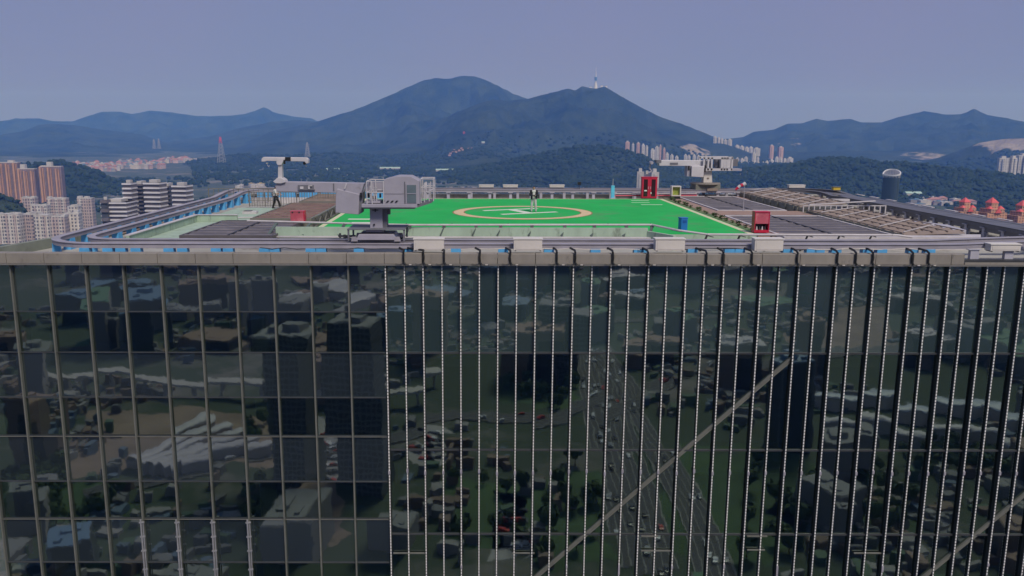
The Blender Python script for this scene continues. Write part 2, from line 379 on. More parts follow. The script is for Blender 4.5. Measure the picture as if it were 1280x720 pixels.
m_moss = mat('mossy_strip', (.10, .16, .06), .95, .3, 2, patch=((.25, .22, .12), 1.5, .55))
m_slat = mat('dark_louvre', (.10, .09, .095), .55, .2, .7, patch=((.15, .13, .13), .7, .6))
m_slatred = mat('rusty_louvre', (.17, .085, .08), .65, .3, .8, patch=((.22, .18, .16), 1.4, .58))
m_slattan = mat('tan_louvre', (.25, .195, .155), .65, .2, .8, patch=((.13, .10, .085), 1.1, .56))
m_curb = mat('pale_curb', (.50, .47, .47), .7, .12, 1.5, patch=((.28, .26, .25), 1.6, .6))
m_truss = mat('truss_green_grey', (.17, .17, .14), .7, .2, 1.2)
m_box = mat('cream_box_metal', (.60, .555, .50), .5, .06, 1.5, patch=((.42, .38, .33), 1.2, .68))
m_boxlid = mat('cream_lid_metal', (.66, .62, .56), .5, .05)
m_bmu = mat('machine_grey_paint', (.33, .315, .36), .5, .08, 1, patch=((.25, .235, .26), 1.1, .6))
m_bmudk = mat('machine_grey_dark_shade', (.14, .14, .16), .6, .15, 1)  # darker copy of the machine grey; carries painted shade on sides, undersides, recesses
m_bmuw = mat('machine_white_paint', (.52, .50, .51), .5, .08, 1, patch=((.36, .34, .34), 1.5, .6))
m_glassbmu = mat('cabin_window', (.12, .16, .18), .15, .1)
m_red = mat('faded_red_paint', (.46, .085, .12), .6, .2, 1.5, patch=((.55, .2, .22), 2, .52))
m_redc = mat('crimson_paint', (.50, .015, .05), .4, .1)
m_bin = mat('blue_plastic', (.02, .15, .45), .4, .1)
m_led = None
def led_mat():
    m = bpy.data.materials.new('led_strip_diodes'); m.use_nodes = True; N = m.node_tree.nodes; L = m.node_tree.links; b = N['Principled BSDF']; b.inputs['Roughness'].default_value = .5
    tc = N.new('ShaderNodeTexCoord'); sp = N.new('ShaderNodeSeparateXYZ'); L.new(tc.outputs['Object'], sp.inputs[0])
    a = N.new('ShaderNodeMath'); a.operation = 'DIVIDE'; a.inputs[1].default_value = .155; L.new(sp.outputs[2], a.inputs[0])
    f = N.new('ShaderNodeMath'); f.operation = 'FRACT'; L.new(a.outputs[0], f.inputs[0])
    c = N.new('ShaderNodeMath'); c.operation = 'LESS_THAN'; c.inputs[1].default_value = .68; L.new(f.outputs[0], c.inputs[0])
    mi = N.new('ShaderNodeMix'); mi.data_type = 'RGBA'; mi.inputs[6].default_value = (.12, .12, .11, 1); mi.inputs[7].default_value = (.82, .79, .73, 1)
    L.new(c.outputs[0], mi.inputs['Factor']); L.new(mi.outputs[2], b.inputs['Base Color']); return m
m_led = led_mat()
def glass_mat(name, tint, refl, rough=.018, wave=.10, opaque=None):
    m = bpy.data.materials.new(name); m.use_nodes = True; N = m.node_tree.nodes; L = m.node_tree.links; N.clear()
    o = N.new('ShaderNodeOutputMaterial'); gl = N.new('ShaderNodeBsdfGlossy'); gl.inputs['Roughness'].default_value = rough; gl.inputs['Color'].default_value = refl
    if opaque:
        tr = N.new('ShaderNodeBsdfDiffuse'); n0 = N.new('ShaderNodeTexNoise'); n0.inputs['Scale'].default_value = .35; n0.inputs['Detail'].default_value = 4
        r0 = N.new('ShaderNodeValToRGB'); r0.color_ramp.elements[0].position = .3; r0.color_ramp.elements[1].position = .7
        r0.color_ramp.elements[0].color = tuple(c * .75 for c in opaque) + (1,); r0.color_ramp.elements[1].color = tuple(c * 1.25 for c in opaque) + (1,)
        L.new(n0.outputs['Fac'], r0.inputs[0]); L.new(r0.outputs[0], tr.inputs['Color'])
    else:
        tr = N.new('ShaderNodeBsdfTransparent'); tr.inputs['Color'].default_value = tint
    fr = N.new('ShaderNodeLayerWeight'); fr.inputs['Blend'].default_value = .35
    ma = N.new('ShaderNodeMath'); ma.operation = 'MULTIPLY_ADD'; ma.inputs[1].default_value = .6; ma.inputs[2].default_value = .30; L.new(fr.outputs['Fresnel'], ma.inputs[0]); ma.use_clamp = True
    mx_ = N.new('ShaderNodeMixShader'); L.new(ma.outputs[0], mx_.inputs[0]); L.new(tr.outputs[0], mx_.inputs[1]); L.new(gl.outputs[0], mx_.inputs[2]); L.new(mx_.outputs[0], o.inputs['Surface'])
    g = N.new('ShaderNodeNewGeometry'); n = N.new('ShaderNodeTexNoise'); n.inputs['Scale'].default_value = .38; n.inputs['Detail'].default_value = 2; L.new(g.outputs['Position'], n.inputs['Vector'])
    bp = N.new('ShaderNodeBump'); bp.inputs['Strength'].default_value = wave; bp.inputs['Distance'].default_value = .05; L.new(n.outputs['Fac'], bp.inputs['Height']); 
    n2 = N.new('ShaderNodeTexNoise'); n2.inputs['Scale'].default_value = 2.6; n2.inputs['Detail'].default_value = 2; L.new(g.outputs['Position'], n2.inputs['Vector'])
    bp2 = N.new('ShaderNodeBump'); bp2.inputs['Strength'].default_value = .05; bp2.inputs['Distance'].default_value = .006; L.new(n2.outputs['Fac'], bp2.inputs['Height']); L.new(bp.outputs[0], bp2.inputs['Normal']); L.new(bp2.outputs[0], gl.inputs['Normal'])
    return m
g_vision = glass_mat('vision_glass', (.44, .50, .42, 1), (.66, .80, .73, 1))
g_span = glass_mat('spandrel_glass', None, (.74, .86, .84, 1), opaque=(.022, .029, .030))
g_green = glass_mat('green_spandrel_glass', None, (.70, .80, .78, 1), opaque=(.038, .062, .056))

# ------------------------------------------------------------------ the office tower under the helipad
GY = 38.3
tower = thing('office_tower', 'dark glass office tower with beige coping and helipad roof, filling the foreground', 'building', (0, 0, 0))
XL, XR, YB = -23.4, 31.6, 73.0
seamx = at(482.3, 333, GY).x                    # where the plain bays end and the strips begin
PL = 1.745
leftX = [seamx - PL * k for k in range(12)]     # mullions of the plain bays
rightX = [seamx + PL / 2 * k for k in range(41)]
zl = [-.72, -2.97, -4.95, -7.18, -9.12, -11.48, -13.42, -15.78, -17.72]
zr = [-.72, -4.95, -9.82, -14.23, -18.9]
def pane(x0, x1, z0, z1, m, name):
    mb = MB(); tx = random.uniform(-.0045, .0045) * 1.2; tz = random.uniform(-.004, .004) * 1.2
    w_, h_ = (x1 - x0) / 2 - .012, (z1 - z0) / 2 - .012; cx, cz = (x0 + x1) / 2, (z0 + z1) / 2
    T = Matrix.Translation((cx, GY, cz)) @ Matrix.Rotation(tx, 4, 'Z') @ Matrix.Rotation(tz, 4, 'X')
    mb.box(-w_, w_, 0, .02, -h_, h_, T); return mb.build(name, m, tower)
for i in range(len(leftX) - 1):
    for j in range(len(zl) - 1):
        if j % 2 == 0: pane(leftX[i + 1], leftX[i], zl[j + 1], zl[j], g_span, 'spandrel_pane')
        else: pane(leftX[i + 1], leftX[i], zl[j + 1], zl[j], g_vision, 'vision_pane')
for i in range(0, 40, 2):
    for j in range(len(zr) - 1):
        if j == 0: pane(rightX[i], rightX[i + 2], zr[j + 1], zr[j], g_green, 'spandrel_pane')
        elif not (i > 33 and j == 3): pane(rightX[i], rightX[i + 2], zr[j + 1], zr[j], g_vision, 'vision_pane')
        else: pane(rightX[i], rightX[i + 2], zr[j + 1], zr[j], g_vision, 'corner_pane')
# mullions
for k, x in enumerate(leftX[1:]):
    MB().box(x - .034, x + .034, 38.12, 38.26, -20, -.66).box(x - .028, x + .028, 38.26, 38.5, -20, -.66).build('mullion', m_fin, tower)
m_finb = mat('dark_fin', (.022, .025, .025), .5)
for k, x in enumerate(rightX):
    dp = .19 if k % 2 == 0 else .09; wd = .045 if k % 2 == 0 else .028
    MB().box(x - wd, x + wd, 38.29 - dp, 38.5, -20, -.66).build('led_fin', m_finb, tower)
    yy = 38.29 - dp - .045
    s_ = MB().box(x - .024, x + .024, yy, yy + .043, -20, -.60)
    st = s_.build('led_strip', m_led, tower)
    mb = MB(); zc = -10.9 + random.uniform(-.06, .06)
    mb.box(x - .05, x + .05, yy - .05, yy - .002, zc - .08, zc + .1); 
    if k % 3 == 1: mb.box(x - .045, x + .045, yy - .04, yy - .002, -16.0 + random.uniform(-.4, .4), -15.8)
    mb.build('connector', m_rail, st)
# transoms
tb = MB()
for z in zl[1:]: tb.box(leftX[-1], seamx - .05, 38.23, 38.30, z - .022, z + .022)
tb.build('transom', m_dark, tower)
tb = MB()
for z in zr[1:]: tb.box(seamx + .05, rightX[-1], 38.23, 38.30, z - .04, z + .04)
tb.build('transom', m_dark, tower)
tb = MB()
for z in zl[4::2]: tb.box(leftX[-1], seamx - .05, 38.2, 38.228, z - .04, z - .024)
tb.build('transom_cap', m_truss, tower)
for px0, px1, py in ((492, 532, 690), (640, 668, 690), (801, 822, 669), (801, 840, 687), (933, 958, 669), (1066, 1104, 690), (933, 955, 686)):
    a = at(px0, py, GY); b = at(px1, py, GY); MB().box(a.x, b.x, 38.16, 38.228, a.z - .03, a.z + .03).build('short_transom', m_fin, tower)
# guide rails low on four plain mullions
for k in (4, 5, 6, 7):
    x = leftX[11 - k] if False else leftX[k]
    mb = MB().tube((x - .03, 37.97, -13.35), (x - .03, 37.97, -20), .045).tube((x + .075, 37.97, -13.6), (x + .075, 37.97, -20), .03)
    for z in (-13.5, -14.25, -15.0, -16.0, -17.2): mb.box(x - .11, x + .13, 37.93, 38.03, z - .03, z + .03)
    mb.build('guide_tube', mat('guide_tube_steel', (.24, .24, .25), .5, .2, 2), tower)
# diagonal braces laid over the glass behind the strips
for (a, b) in (((990, 446), (640, 745)), ((1290, 609), (1120, 748))):
    A = at(a[0], a[1], 38.26); B = at(b[0], b[1], 38.26)
    d = (B - A).normalized(); n_ = Vector((-d.z, 0, d.x))
    MB().bar(A + n_ * .10, B + n_ * .10, .12, .05, (0, 1, 0)).bar(A - n_ * .0, B - n_ * .0, .08, .14, (0, 1, 0)).build('diagonal_brace', m_fin, tower)
# interior seen through the glass: floors, columns, cross wall
m_slab = mat('interior_slab', (.20, .20, .18), .9); m_col = mat('interior_column', (.80, .78, .42), .8, .15); m_in = mat('interior_dark', (.10, .105, .10), .9)
for z in (-4.95, -9.12, -13.42, -17.72):
    MB().box(XL + .3, seamx - .2, 39.4, 46, z - .25, z + .2).build('floor_slab', m_slab, tower)
for z in (-5.6, -9.95, -14.4, -18.9):
    MB().box(seamx - .19, XR - .3, 39.4, 46, z - .35, z + .1).build('floor_slab', m_slab, tower)
for px in (606, 861, 1106, 1330, 330, 60):
    x = at(px, 500, 39.0).x
    MB().tube((x, 38.95, -20), (x, 38.95, -.8), .42, n=20).build('column', m_col, tower, smooth=False)
MB().box(XL + .3, XR - .3, 46, 46.2, -20, -.8).build('inner_wall', m_in, tower)
g_low = window_mat('lower_facade_glass', (.06, .065, .06), (.015, .02, .024), 1.745, 4.2, .92, .9)
OUTL = [(XL, 38.3), (XR, 38.3), (XR, YB), (-21.6, YB), (-21.75, 50), (-22.3, 44), (XL, 39.0)]
MB().prism(OUTL, GZ, -20).build('lower_facade', g_low, tower)
sw = MB()
for p_, q_ in zip(OUTL[3:-1], OUTL[4:]): sw.bar((p_[0] + .1, p_[1], -10.3), (q_[0] + .1, q_[1], -10.3), .2, 19.38)
sw.box(XR - .2, XR, 38.32, YB, -20, -.6).box(-21.5, XR - .2, YB - .2, YB, -20, -.6).build('side_facade', g_low, tower)
# coping panels
cx = at(8, 320, 38.0).x - PL * 3; k = 0
while cx < 22.2:
    if cx > -25.6:
        x1 = min(cx + PL - .02, 22.35)
        MB().box(cx, x1, 37.96 + random.uniform(-.006, .006), 38.5, -.62, -.15 + random.uniform(-.006, .006)).build('coping_panel', m_cope, tower, bevel=.012)
    cx += PL
MB().box(-23.6, XR, 38.02, 38.48, -.6, -.42).build('coping_backing', m_dark, tower)
MB().box(-23.6, XR, 37.92, 38.5, -.70, -.625).build('coping_trim', m_cope_dk, tower)
MB().box(22.4, XR, 37.98, 38.7, -.62, -.52).build('low_coping', m_cope, tower)
# roof slab and its upstands
MB().prism([(XL, 38.6), (XR, 38.6), (XR, YB), (-21.6, YB), (-21.75, 50), (-22.3, 44), (XL, 39.0)], -.78, -.6).build('roof_slab', m_floor, tower)
su = MB()
for p_, q_ in zip(OUTL[3:-1], OUTL[4:]): su.bar((p_[0] + .12, p_[1], -.35), (q_[0] + .12, q_[1], -.35), .32, .5)
su.build('side_upstand', mat('olive_upstand', (.20, .22, .18), .8, .15, 1.2, patch=((.12, .13, .1), 1.5, .55)), tower)
MB().box(-21.4, XR, YB - .6, YB, -.6, -.02).build('rear_upstand', m_floor, tower)
MB().box(XR - .5, XR, 38.8, YB - .6, -.6, .05).build('side_upstand', m_floor, tower)

# ------------------------------------------------------------------ helipad
pad = thing('helipad', 'bright green painted helicopter pad with tan ring and white letter H', 'helipad', (2.8, 55.9, 0))
def onpad(mb, name, m, bevel=0, **k): return mb.build(name, m, pad, bevel=bevel, loc=None, **k)
def P_(mb): 
    mb.v = [(p[0] - 2.8, p[1] - 55.9, p[2]) for p in mb.v]; return mb
P_(MB().box(-9.35, 14.85, 44.35, 67.5, -.6, -.03)).build('platform', m_pale, pad)
P_(MB().box(-9.3, 14.8, 44.4, 67.45, -.03, 0)).build('green_surface', m_green, pad)
P_(MB().box(14.42, 14.74, 44.5, 67.35, 0, .004).box(-9.25, -8.95, 44.5, 67.35, 0, .004).box(-8.95, 14.42, 67.17, 67.35, 0, .004)).build('border_line', m_cream, pad)
for x0, x1, y0, y1 in ((-8.2, -6.1, 51.35, 51.85), (-7.7, -5.7, 49.45, 49.85), (11.9, 13.3, 65.6, 65.85), (12.0, 13.6, 62.0, 62.25), (11.6, 13.0, 63.8, 64.0)):
    P_(MB().box(x0, x1, y0, y1, 0, .004)).build('painted_strip', m_whitep, pad)
def ringmesh(r0, r1, z, c=(2.85, 56.2)):
    mb = MB(); n = 96; vs = []
    for i in range(n):
        a = 2 * math.pi * i / n
        for r in (r0, r1): vs.append((c[0] + r * math.cos(a), c[1] + r * math.sin(a), z))
    mb.add(vs, [(2*i, 2*i+1, (2*i+3) % (2*n), (2*i+2) % (2*n)) for i in range(n)]); return P_(mb)
ringmesh(3.9, 4.72, .004).build('ring_outline', m_redo, pad)
ringmesh(3.97, 4.64, .008).build('ring', m_tan, pad)
Hm = MB(); c = Vector((2.72, 56.85, 0)); dr = Vector((3.8, 1.75, 0)).normalized(); pr = Vector((-dr.y, dr.x, 0))
def strip(a, b, wd): 
    d = (b - a).normalized(); s_ = Vector((d.y, -d.x, 0)) * wd / 2
    Hm.add([(p.x, p.y, .004) for p in (a - s_, a + s_, b + s_, b - s_)], [(0, 1, 2, 3)])
for sg in (-1, 1): strip(c + pr * 1.4 * sg - dr * 2.1, c + pr * 1.4 * sg + dr * 2.1, .5)
strip(c - pr * 1.15, c + pr * 1.15, .62)
P_(Hm).build('letter_h', m_whitep, pad)

# paving, moss strip with small weeds
pv_ = MB().box(14.86, 16.35, 44.2, 67.5, -.6, -.02).box(16.35, 22.0, 54.2, 57.6, -.6, -.02).box(16.35, 22, 67.6, 71, -.6, -.03).build('paving', m_pave); tag(pv_, None, None, kind='structure')
tag(MB().box(14.87, 15.35, 44.3, 67.4, -.02, -.012).build('moss_strip', m_moss), None, None, kind='structure')
def weed_mesh():
    mb = MB()
    for i in range(46):
        a = random.uniform(0, 6.3); r = random.uniform(0, .17); z = random.uniform(.02, .2); s_ = random.uniform(.03, .07)
        c0 = Vector((r * math.cos(a), r * math.sin(a), z)); u = Vector((random.uniform(-1, 1), random.uniform(-1, 1), random.uniform(-.3, 1))).normalized() * s_; v = u.orthogonal().normalized() * s_ * .6
        mb.add([c0 - u, c0 + v, c0 + u, c0 - v], [(0, 1, 2, 3)])
        if i < 6: mb.tube((0, 0, -.02), c0, .006, .003, 4)
    return mb
m_weed = mat('weed_leaves', (.03, .06, .02), .9, col2=(.08, .12, .04), scale=8)
wd0 = None
for i in range(20):
    p = (15.12 + random.uniform(-.12, .15), 45.2 + i * 1.12 + random.uniform(-.2, .2), -.012)
    if wd0 is None:
        wd0 = weed_mesh().build('weed', m_weed); o = wd0
        tag(o, 'small dark green weed growing in the mossy strip beside the helipad', 'weed', 'weeds in the mossy strip')
    else: o = wd0.copy(); COL.objects.link(o)
    o.location = p; o.rotation_euler = (0, 0, random.uniform(0, 6)); s_ = random.uniform(.7, 1.4); o.scale = (s_, s_, s_)

# ------------------------------------------------------------------ machine track round the roof
track = thing('rail_track', 'twin steel rail loop for the window cleaning machines around the roof edge', 'rail track', (0, 0, 0))
def zpath(x, y):
    t = 0.
    if y > 66: t = min(1, (y - 66) / 5) * .35
    s_ = max(0, min(1, (x - 22) / 4)) * .16 * (1 if y < 66 else 0)
    return t + s_
def loop(x0, x1, y0, y1, r):
    pts = []
    def arc(cx_, cy_, a0):
        for i in range(11):
            a = R(a0 + 90 * i / 10); pts.append((cx_ + r * math.cos(a), cy_ + r * math.sin(a)))
    arc(x1 - r, y0 + r, -90); arc(x1 - r, y1 - r, 0); arc(x0 + r, y1 - r, 90); arc(x0 + r, y0 + r, 180)
    dense = []
    for i in range(len(pts)):
        a, b = Vector(pts[i]), Vector(pts[(i + 1) % len(pts)]); n = max(1, int((b - a).length / 1.5))
        for k_ in range(n): dense.append(a + (b - a) * k_ / n)
    return [Vector((p.x, p.y, zpath(p.x, p.y))) for p in dense]
out_l = loop(-21.15, 30.1, 38.98, 72.0, 2.9); in_l = loop(-19.75, 28.5, 40.5, 70.6, 1.9)
IB = [(-.16, -.03), (.16, -.03), (.16, .145), (.12, .145), (.12, .17), (.2, .17), (.2, .2), (-.2, .2), (-.2, .17), (-.12, .17), (-.12, .145), (-.16, .145)]
for L__ in (out_l, in_l):
    ro_ = MB().sweep(L__, IB).build('rail', [m_rail, m_raildk], track)
    for f_ in ro_.data.polygons:
        if f_.center.x > 24.5 and f_.center.y > 41: f_.material_index = 1
for xx in (28.5, 30.1):
    MB().box(xx - .09, xx + .09, 43.5, 68.5, -.11, .128).build('girder', m_raildk, track)
# blue pedestals on the left and front, grey posts on the right and far side
def along(pts, step, off=0):
    out_ = []; acc = off
    n = len(pts)
    for i in range(n):
        a, b = pts[i], pts[(i + 1) % n]; L_ = (b - a).length
        while acc < L_:
            t = acc / L_; p = a + (b - a) * t; out_.append((p, (b - a).normalized())); acc += step
        acc -= L_
    return out_
blue_px = [107,136,152,171,212,229,271,286,331,344,389,402,449,510,570,629,686,744,798,802,865,911,924,984,1013,1023,1044,1083,1101,1140,1161]
def pedestal(p, d, w0=.5, w1=.62, th=.34, z0=-.6, m=None, name='blue_pedestal'):
    a = math.atan2(d.y, d.x); T = Matrix.Translation((p.x, p.y, 0)) @ Matrix.Rotation(a, 4, 'Z'); mb = MB()
    zt = p.z - .032; vs = []
    for (ww, tt, z) in ((w1, th * 1.15, z0), (w0, th, zt)):
        for sx, sy in ((-1, -1), (1, -1), (1, 1), (-1, 1)): vs.append(T @ Vector((sx * ww / 2, sy * tt / 2, z)))
    mb.add(vs, [(0,3,2,1),(4,5,6,7),(0,1,5,4),(1,2,6,5),(2,3,7,6),(3,0,4,7)]); return mb.build(name, m or m_blue, track)
for px in blue_px: pedestal(Vector((at(px, 311, 38.98).x, 38.98, 0)), Vector((1, 0, 0)), .46, .5)
for pts in (out_l, in_l):
    for p, d in along(pts, 1.9, .8):
        if p.x < -17 and 40.2 < p.y: pedestal(p, d)
        elif p.y > 70 and p.x < -6: pedestal(p, d, .8, .8)
npost = 0
for pts, st in ((out_l, 2.0), (in_l, 1.75)):
    for p, d in along(pts, st, .3):
        if (p.x > 27 and p.y > 41.5) or (p.y > 70 and p.x > -6):
            a = math.atan2(d.y, d.x); T = Matrix.Translation((p.x, p.y, 0)) @ Matrix.Rotation(a, 4, 'Z')
            MB().box(-.11, .11, -.13, .13, -.6, p.z - .032, T).box(-.2, .2, -.24, .24, p.z - .075, p.z - .032, T).box(-.2, .2, -.22, .22, -.6, -.54, T).build('post', m_post, track); npost += 1
print('posts', npost)
# walkway boards between the rails on the right side
for i in range(15):
    y0 = 44.2 + i * 1.75
    MB().box(28.75, 29.85, y0, y0 + 1.7, .30 + random.uniform(0, .02), .35).build('walkway_plate', m_raildk, track)
for i in range(9):
    y0 = 45 + i * 2.7 + random.uniform(-.3, .3)
    MB().box(30.4, 30.62, y0, y0 + 1.3, .36, .40).build('cover_strip', m_curb, track)

# right end of the front: posts of the open coping
for px in (1183, 1217, 1232, 1260, 1277):
    x = at(px, 320, 38.5).x
    if px in (1217, 1260): MB().box(x - .2, x + .2, 38.42, 38.62, -.52, .0).box(x - .3, x + .3, 38.38, 38.66, 0, .03).build('coping_post', m_post, tower)

# ------------------------------------------------------------------ front parapet of the pad and its pipe rail
fp = thing('pad_parapet', 'low pale green stained parapet with dark brackets under a pipe rail', 'parapet', (0, 0, 0))
a = Vector((-10.9, 44.3, 0)); b = Vector((8.9, 44.0, 0)); c_ = Vector((9.7, 42.9, 0))
mb = MB(); mb.bar((-10.9, 44.25, -.12), (8.9, 44.0, -.12), .18, .96).bar((8.9, 44.0, -.2), (9.9, 42.1, -.2), .18, .8); mb.build('wall', m_pale, fp)
MB().bar((-10.9, 43.95, -.13), (9.0, 43.7, -.13), .34, .06).build('ledge', m_curb, fp)
pip = [onz(309, 276, .5), onz(508, 281.2, .5), onz(700, 281, .5), onz(815, 281, .5), onz(848, 288, .42), onz(884, 293, .3), onz(1000, 293.5, .3), onz(1122, 294, .3), onz(1140, 296.5, .2)]
MB().path(pip, .055, 8).build('pipe_rail', m_curb, fp)
for px in [345, 387, 431, 470, 512, 555, 595, 626, 665, 706, 743, 783, 815]:
    q = onz(px, 281 if px > 450 else 278, .5); y_ = 44.25 - .3 * (px - 345) / 480 - .1
    x = q.x
    MB().bar((x + .02, q.y, .46), (x - .2, y_ + .02, -.06), .15, .06).box(x - .09, x + .09, q.y - .07, q.y + .07, .36, .45).build('bracket', mat('bracket_paint', (.09, .12, .11), .7), fp)
for px in [884, 925, 965, 1010, 1050, 1090]:
    q = onz(px, 293, .3); x = q.x
    MB().bar((x, q.y, .26), (x - .25, q.y + .25, -.6), .12, .06).bar((x, q.y, .24), (x + .45, q.y + .5, .1), .05, .04).build('bracket', m_dark, fp)
for px in [430, 508, 565, 635, 760, 813, 930, 1038, 1122]:
    q = onz(px, 281 if px < 815 else 293, .5 if px < 815 else .3); MB().tube(q, q + Vector((0, 0, .09)), .02).build('clip', m_dark, fp)

# ------------------------------------------------------------------ louvre banks
def bank(name, label, x0, x1, y0, y1, z, m, pitch=1.25, slat=1.08, joints=(), tilt=.12, frame=m_curb, fw=.12):
    t = thing(name, label, 'louvres', ((x0 + x1) / 2, y0, -.6)); O = Vector(t.location)
    def B(mb, nm, mm): 
        mb.v = [tuple(Vector(p) - O) for p in mb.v]; return mb.build(nm, mm, t)
    B(MB().box(x0, x1, y0, y1, -.6, z - .3), 'gap_shade', m_black)  # black fill under the slats; shade in the gaps put in as colour
    s_ = MB(); y = y0 + .15
    while y < y1 - .2:
        s_.bar((x0 + .05, y + slat / 2, z - .06), (x1 - .05, y + slat / 2, z - .06 + random.uniform(-.008, .008)), slat, .03, (0, -tilt, 1)); y += pitch
    B(s_, 'slats', m)
    e_ = MB(); y = y0 + .15
    while y < y1 - .3: e_.box(x0 + .05, x1 - .05, y, y + .12, z - .04, z + .035); y += pitch
    B(e_, 'slat_edges', mat('louvre_edge', (.22, .20, .21), .6, .3, 1) if m is m_slat else m_slattan)
    B(MB().box(x0 - fw, x0, y0 - fw, y1 + fw, -.59, z + .03).box(x1, x1 + fw, y0 - fw, y1 + fw, -.59, z + .03).box(x0, x1, y0 - fw, y0, -.59, z + .03).box(x0, x1, y1, y1 + fw, -.59, z + .03), 'frame', frame)
    for j in joints: B(MB().box(j - .06, j + .06, y0, y1, z - .1, z + .045), 'joint_strip', m_black)
    return t
bank('louvre_bank', 'dark grey louvre bank beyond the paving cross path, far right of the pad', 16.6, 21.1, 57.8, 70.0, .0, m_slat, joints=(18.9,), fw=.16)
bank('louvre_bank', 'dark grey louvre bank behind the pink hose cabinet, near right of the pad', 16.0, 21.9, 43.2, 54.0, .0, m_slat, joints=(18.8,), fw=.16)
bank('louvre_bank', 'grey brown louvre bank at the near left corner behind the blue pedestals', -15.6, -10.9, 43.3, 50.4, .0, m_slat, joints=(-13.2,), frame=m_slat)
bank('louvre_bank', 'rusty red louvre bank behind the faded red box, left of the pad', -13.9, -10.4, 50.7, 61.5, .12, m_slatred, pitch=1.15, slat=.62, joints=(), tilt=.25, frame=m_truss)
bank('louvre_bank', 'tan and red louvre bank behind the near crane counterweight', -13.4, -10.4, 62.2, 69.5, .18, m_slattan, pitch=1.2, slat=.6, tilt=.25, frame=m_truss)
# lattice girder right of the rusty louvres
lg = MB(); x = -10.05
for z in (-.35, .22): lg.bar((x, 50.6, z), (x, 62, z), .07, .07)
for i in range(11):
    y = 50.6 + i * 1.04; lg.bar((x, y, -.35), (x, y, .22), .06, .06); lg.bar((x, y, -.35 if i % 2 else .22), (x, y + 1.04, .22 if i % 2 else -.35), .05, .05)
tag(lg.build('lattice_girder', m_truss), 'low lattice girder between the rusty louvres and the helipad corner', 'girder')

def pitched(name, label, x0, x1, y0, y1, z, rise, m):
    """slatted frame, long side beam facing the pad, tilted blades and pale purlins"""
    t = thing(name, label, 'louvres', (x0, y0, -.6)); O = Vector(t.location)
    def B(mb, nm, mm): 
        mb.v = [tuple(Vector(p) - O) for p in mb.v]; return mb.build(nm, mm, t)
    B(MB().box(x0 - .08, x0 + .04, y0, y1, z - .42, z - .02), 'side_beam', m_truss)
    s_ = MB(); y = y0
    while y < y1:
        s_.bar((x0 + .05, y, z), (x1, y, z + rise), .52, .025, (0, -.22, 1)); y += 1.0
    B(s_, 'blades', m)
    B(MB().box(x0 + .05, x1, y0, y1, -.59, z - .28), 'gap_shade', m_truss)  # added dark filler; stands in for shade under the blades
    p_ = MB(); n = 4
    for i in range(n + 1):
        x = x0 + (x1 - x0) * i / n; zz = z + rise * i / n + .06; p_.bar((x, y0 - .1, zz), (x, y1, zz), .05, .05)
    B(p_, 'purlins', m_slattan)
    k_ = MB(); y = y0
    while y < y1: 
        k_.bar((x0 + .1, y, z + .1), (x1 - .1, min(y + 2.6, y1), z + rise + .1), .05, .04); y += 2.7
    B(k_, 'cross_bars', m_curb)
    for i in range(int((y1 - y0) / 1.6)):
        y = y0 + .5 + i * 1.6; B(MB().box(x0 - .16, x0 - .09, y - .06, y + .06, -.6, z - .05), 'leg', m_truss)
    return t
pitched('slatted_canopy', 'tan slatted pitched frame stretching from the windsock pole to the far track', 22.0, 25.2, 57.6, 71.5, .32, .22, m_slattan)
pitched('slatted_canopy', 'brown slatted pitched frame in front of the right hand track', 22.2, 25.4, 43.6, 56.4, .12, .12, m_slattan)
# pale balustrade between the two frames
gb = thing('balustrade', 'short pale balustrade between the two slatted frames', 'railing', (24.5, 57, -.6))
mb = MB(); mb.bar((-2.4, 0, 1.0), (3.3, 0, 1.0), .07, .06).bar((-2.4, 0, .45), (3.3, 0, .45), .05, .05); mb.build('top_rail', m_curb, gb)
for i in range(16):
    MB().box(-2.4 + i * .375, -2.33 + i * .375, -.03, .03, 0, 1.0).build('baluster', m_curb, gb)
tag(MB().box(-2.3, 2.6, -.15, .15, 0, .18).build('concrete_beam', m_curb, loc=None), 'long pale concrete beam lying beyond the short balustrade', 'beam').location = (25.0, 62.4, .25)
MBs = MB().bar((21.9, 55.5, .6), (26.9, 56.8, .75), .16, .06)
tag(MBs.build('pipe_run', m_curb), 'thin pale pipe crossing above the brown slatted frame', 'pipe')
rs = thing('sheet_roof', 'pale sheet roof wedge behind the front rails at the right', 'roof sheet', (0, 0, 0))
q = [onz(1085, 296.5, 0.05), onz(1226, 297, 0.05), onz(1226, 291.8, 0.12), onz(1150, 291.5, 0.12)]
MB().prism([(p.x, p.y) for p in q], -.6, .07).build('sheet', m_curb, rs)
q = [onz(1118, 289, .0), onz(1165, 291, .0), onz(1205, 284, .0), onz(1105, 272, 0.)]
tag(MB().prism([(p.x, p.y) for p in [onz(1148, 288, .15), onz(1208, 287.5, .15), onz(1185, 281, .15), onz(1110, 271, .15), onz(1088, 273, .15)]], -.6, .15).build('sheet_roof', m_post), 'grey metal sheet roof between the slatted frame and the track posts', 'roof sheet')
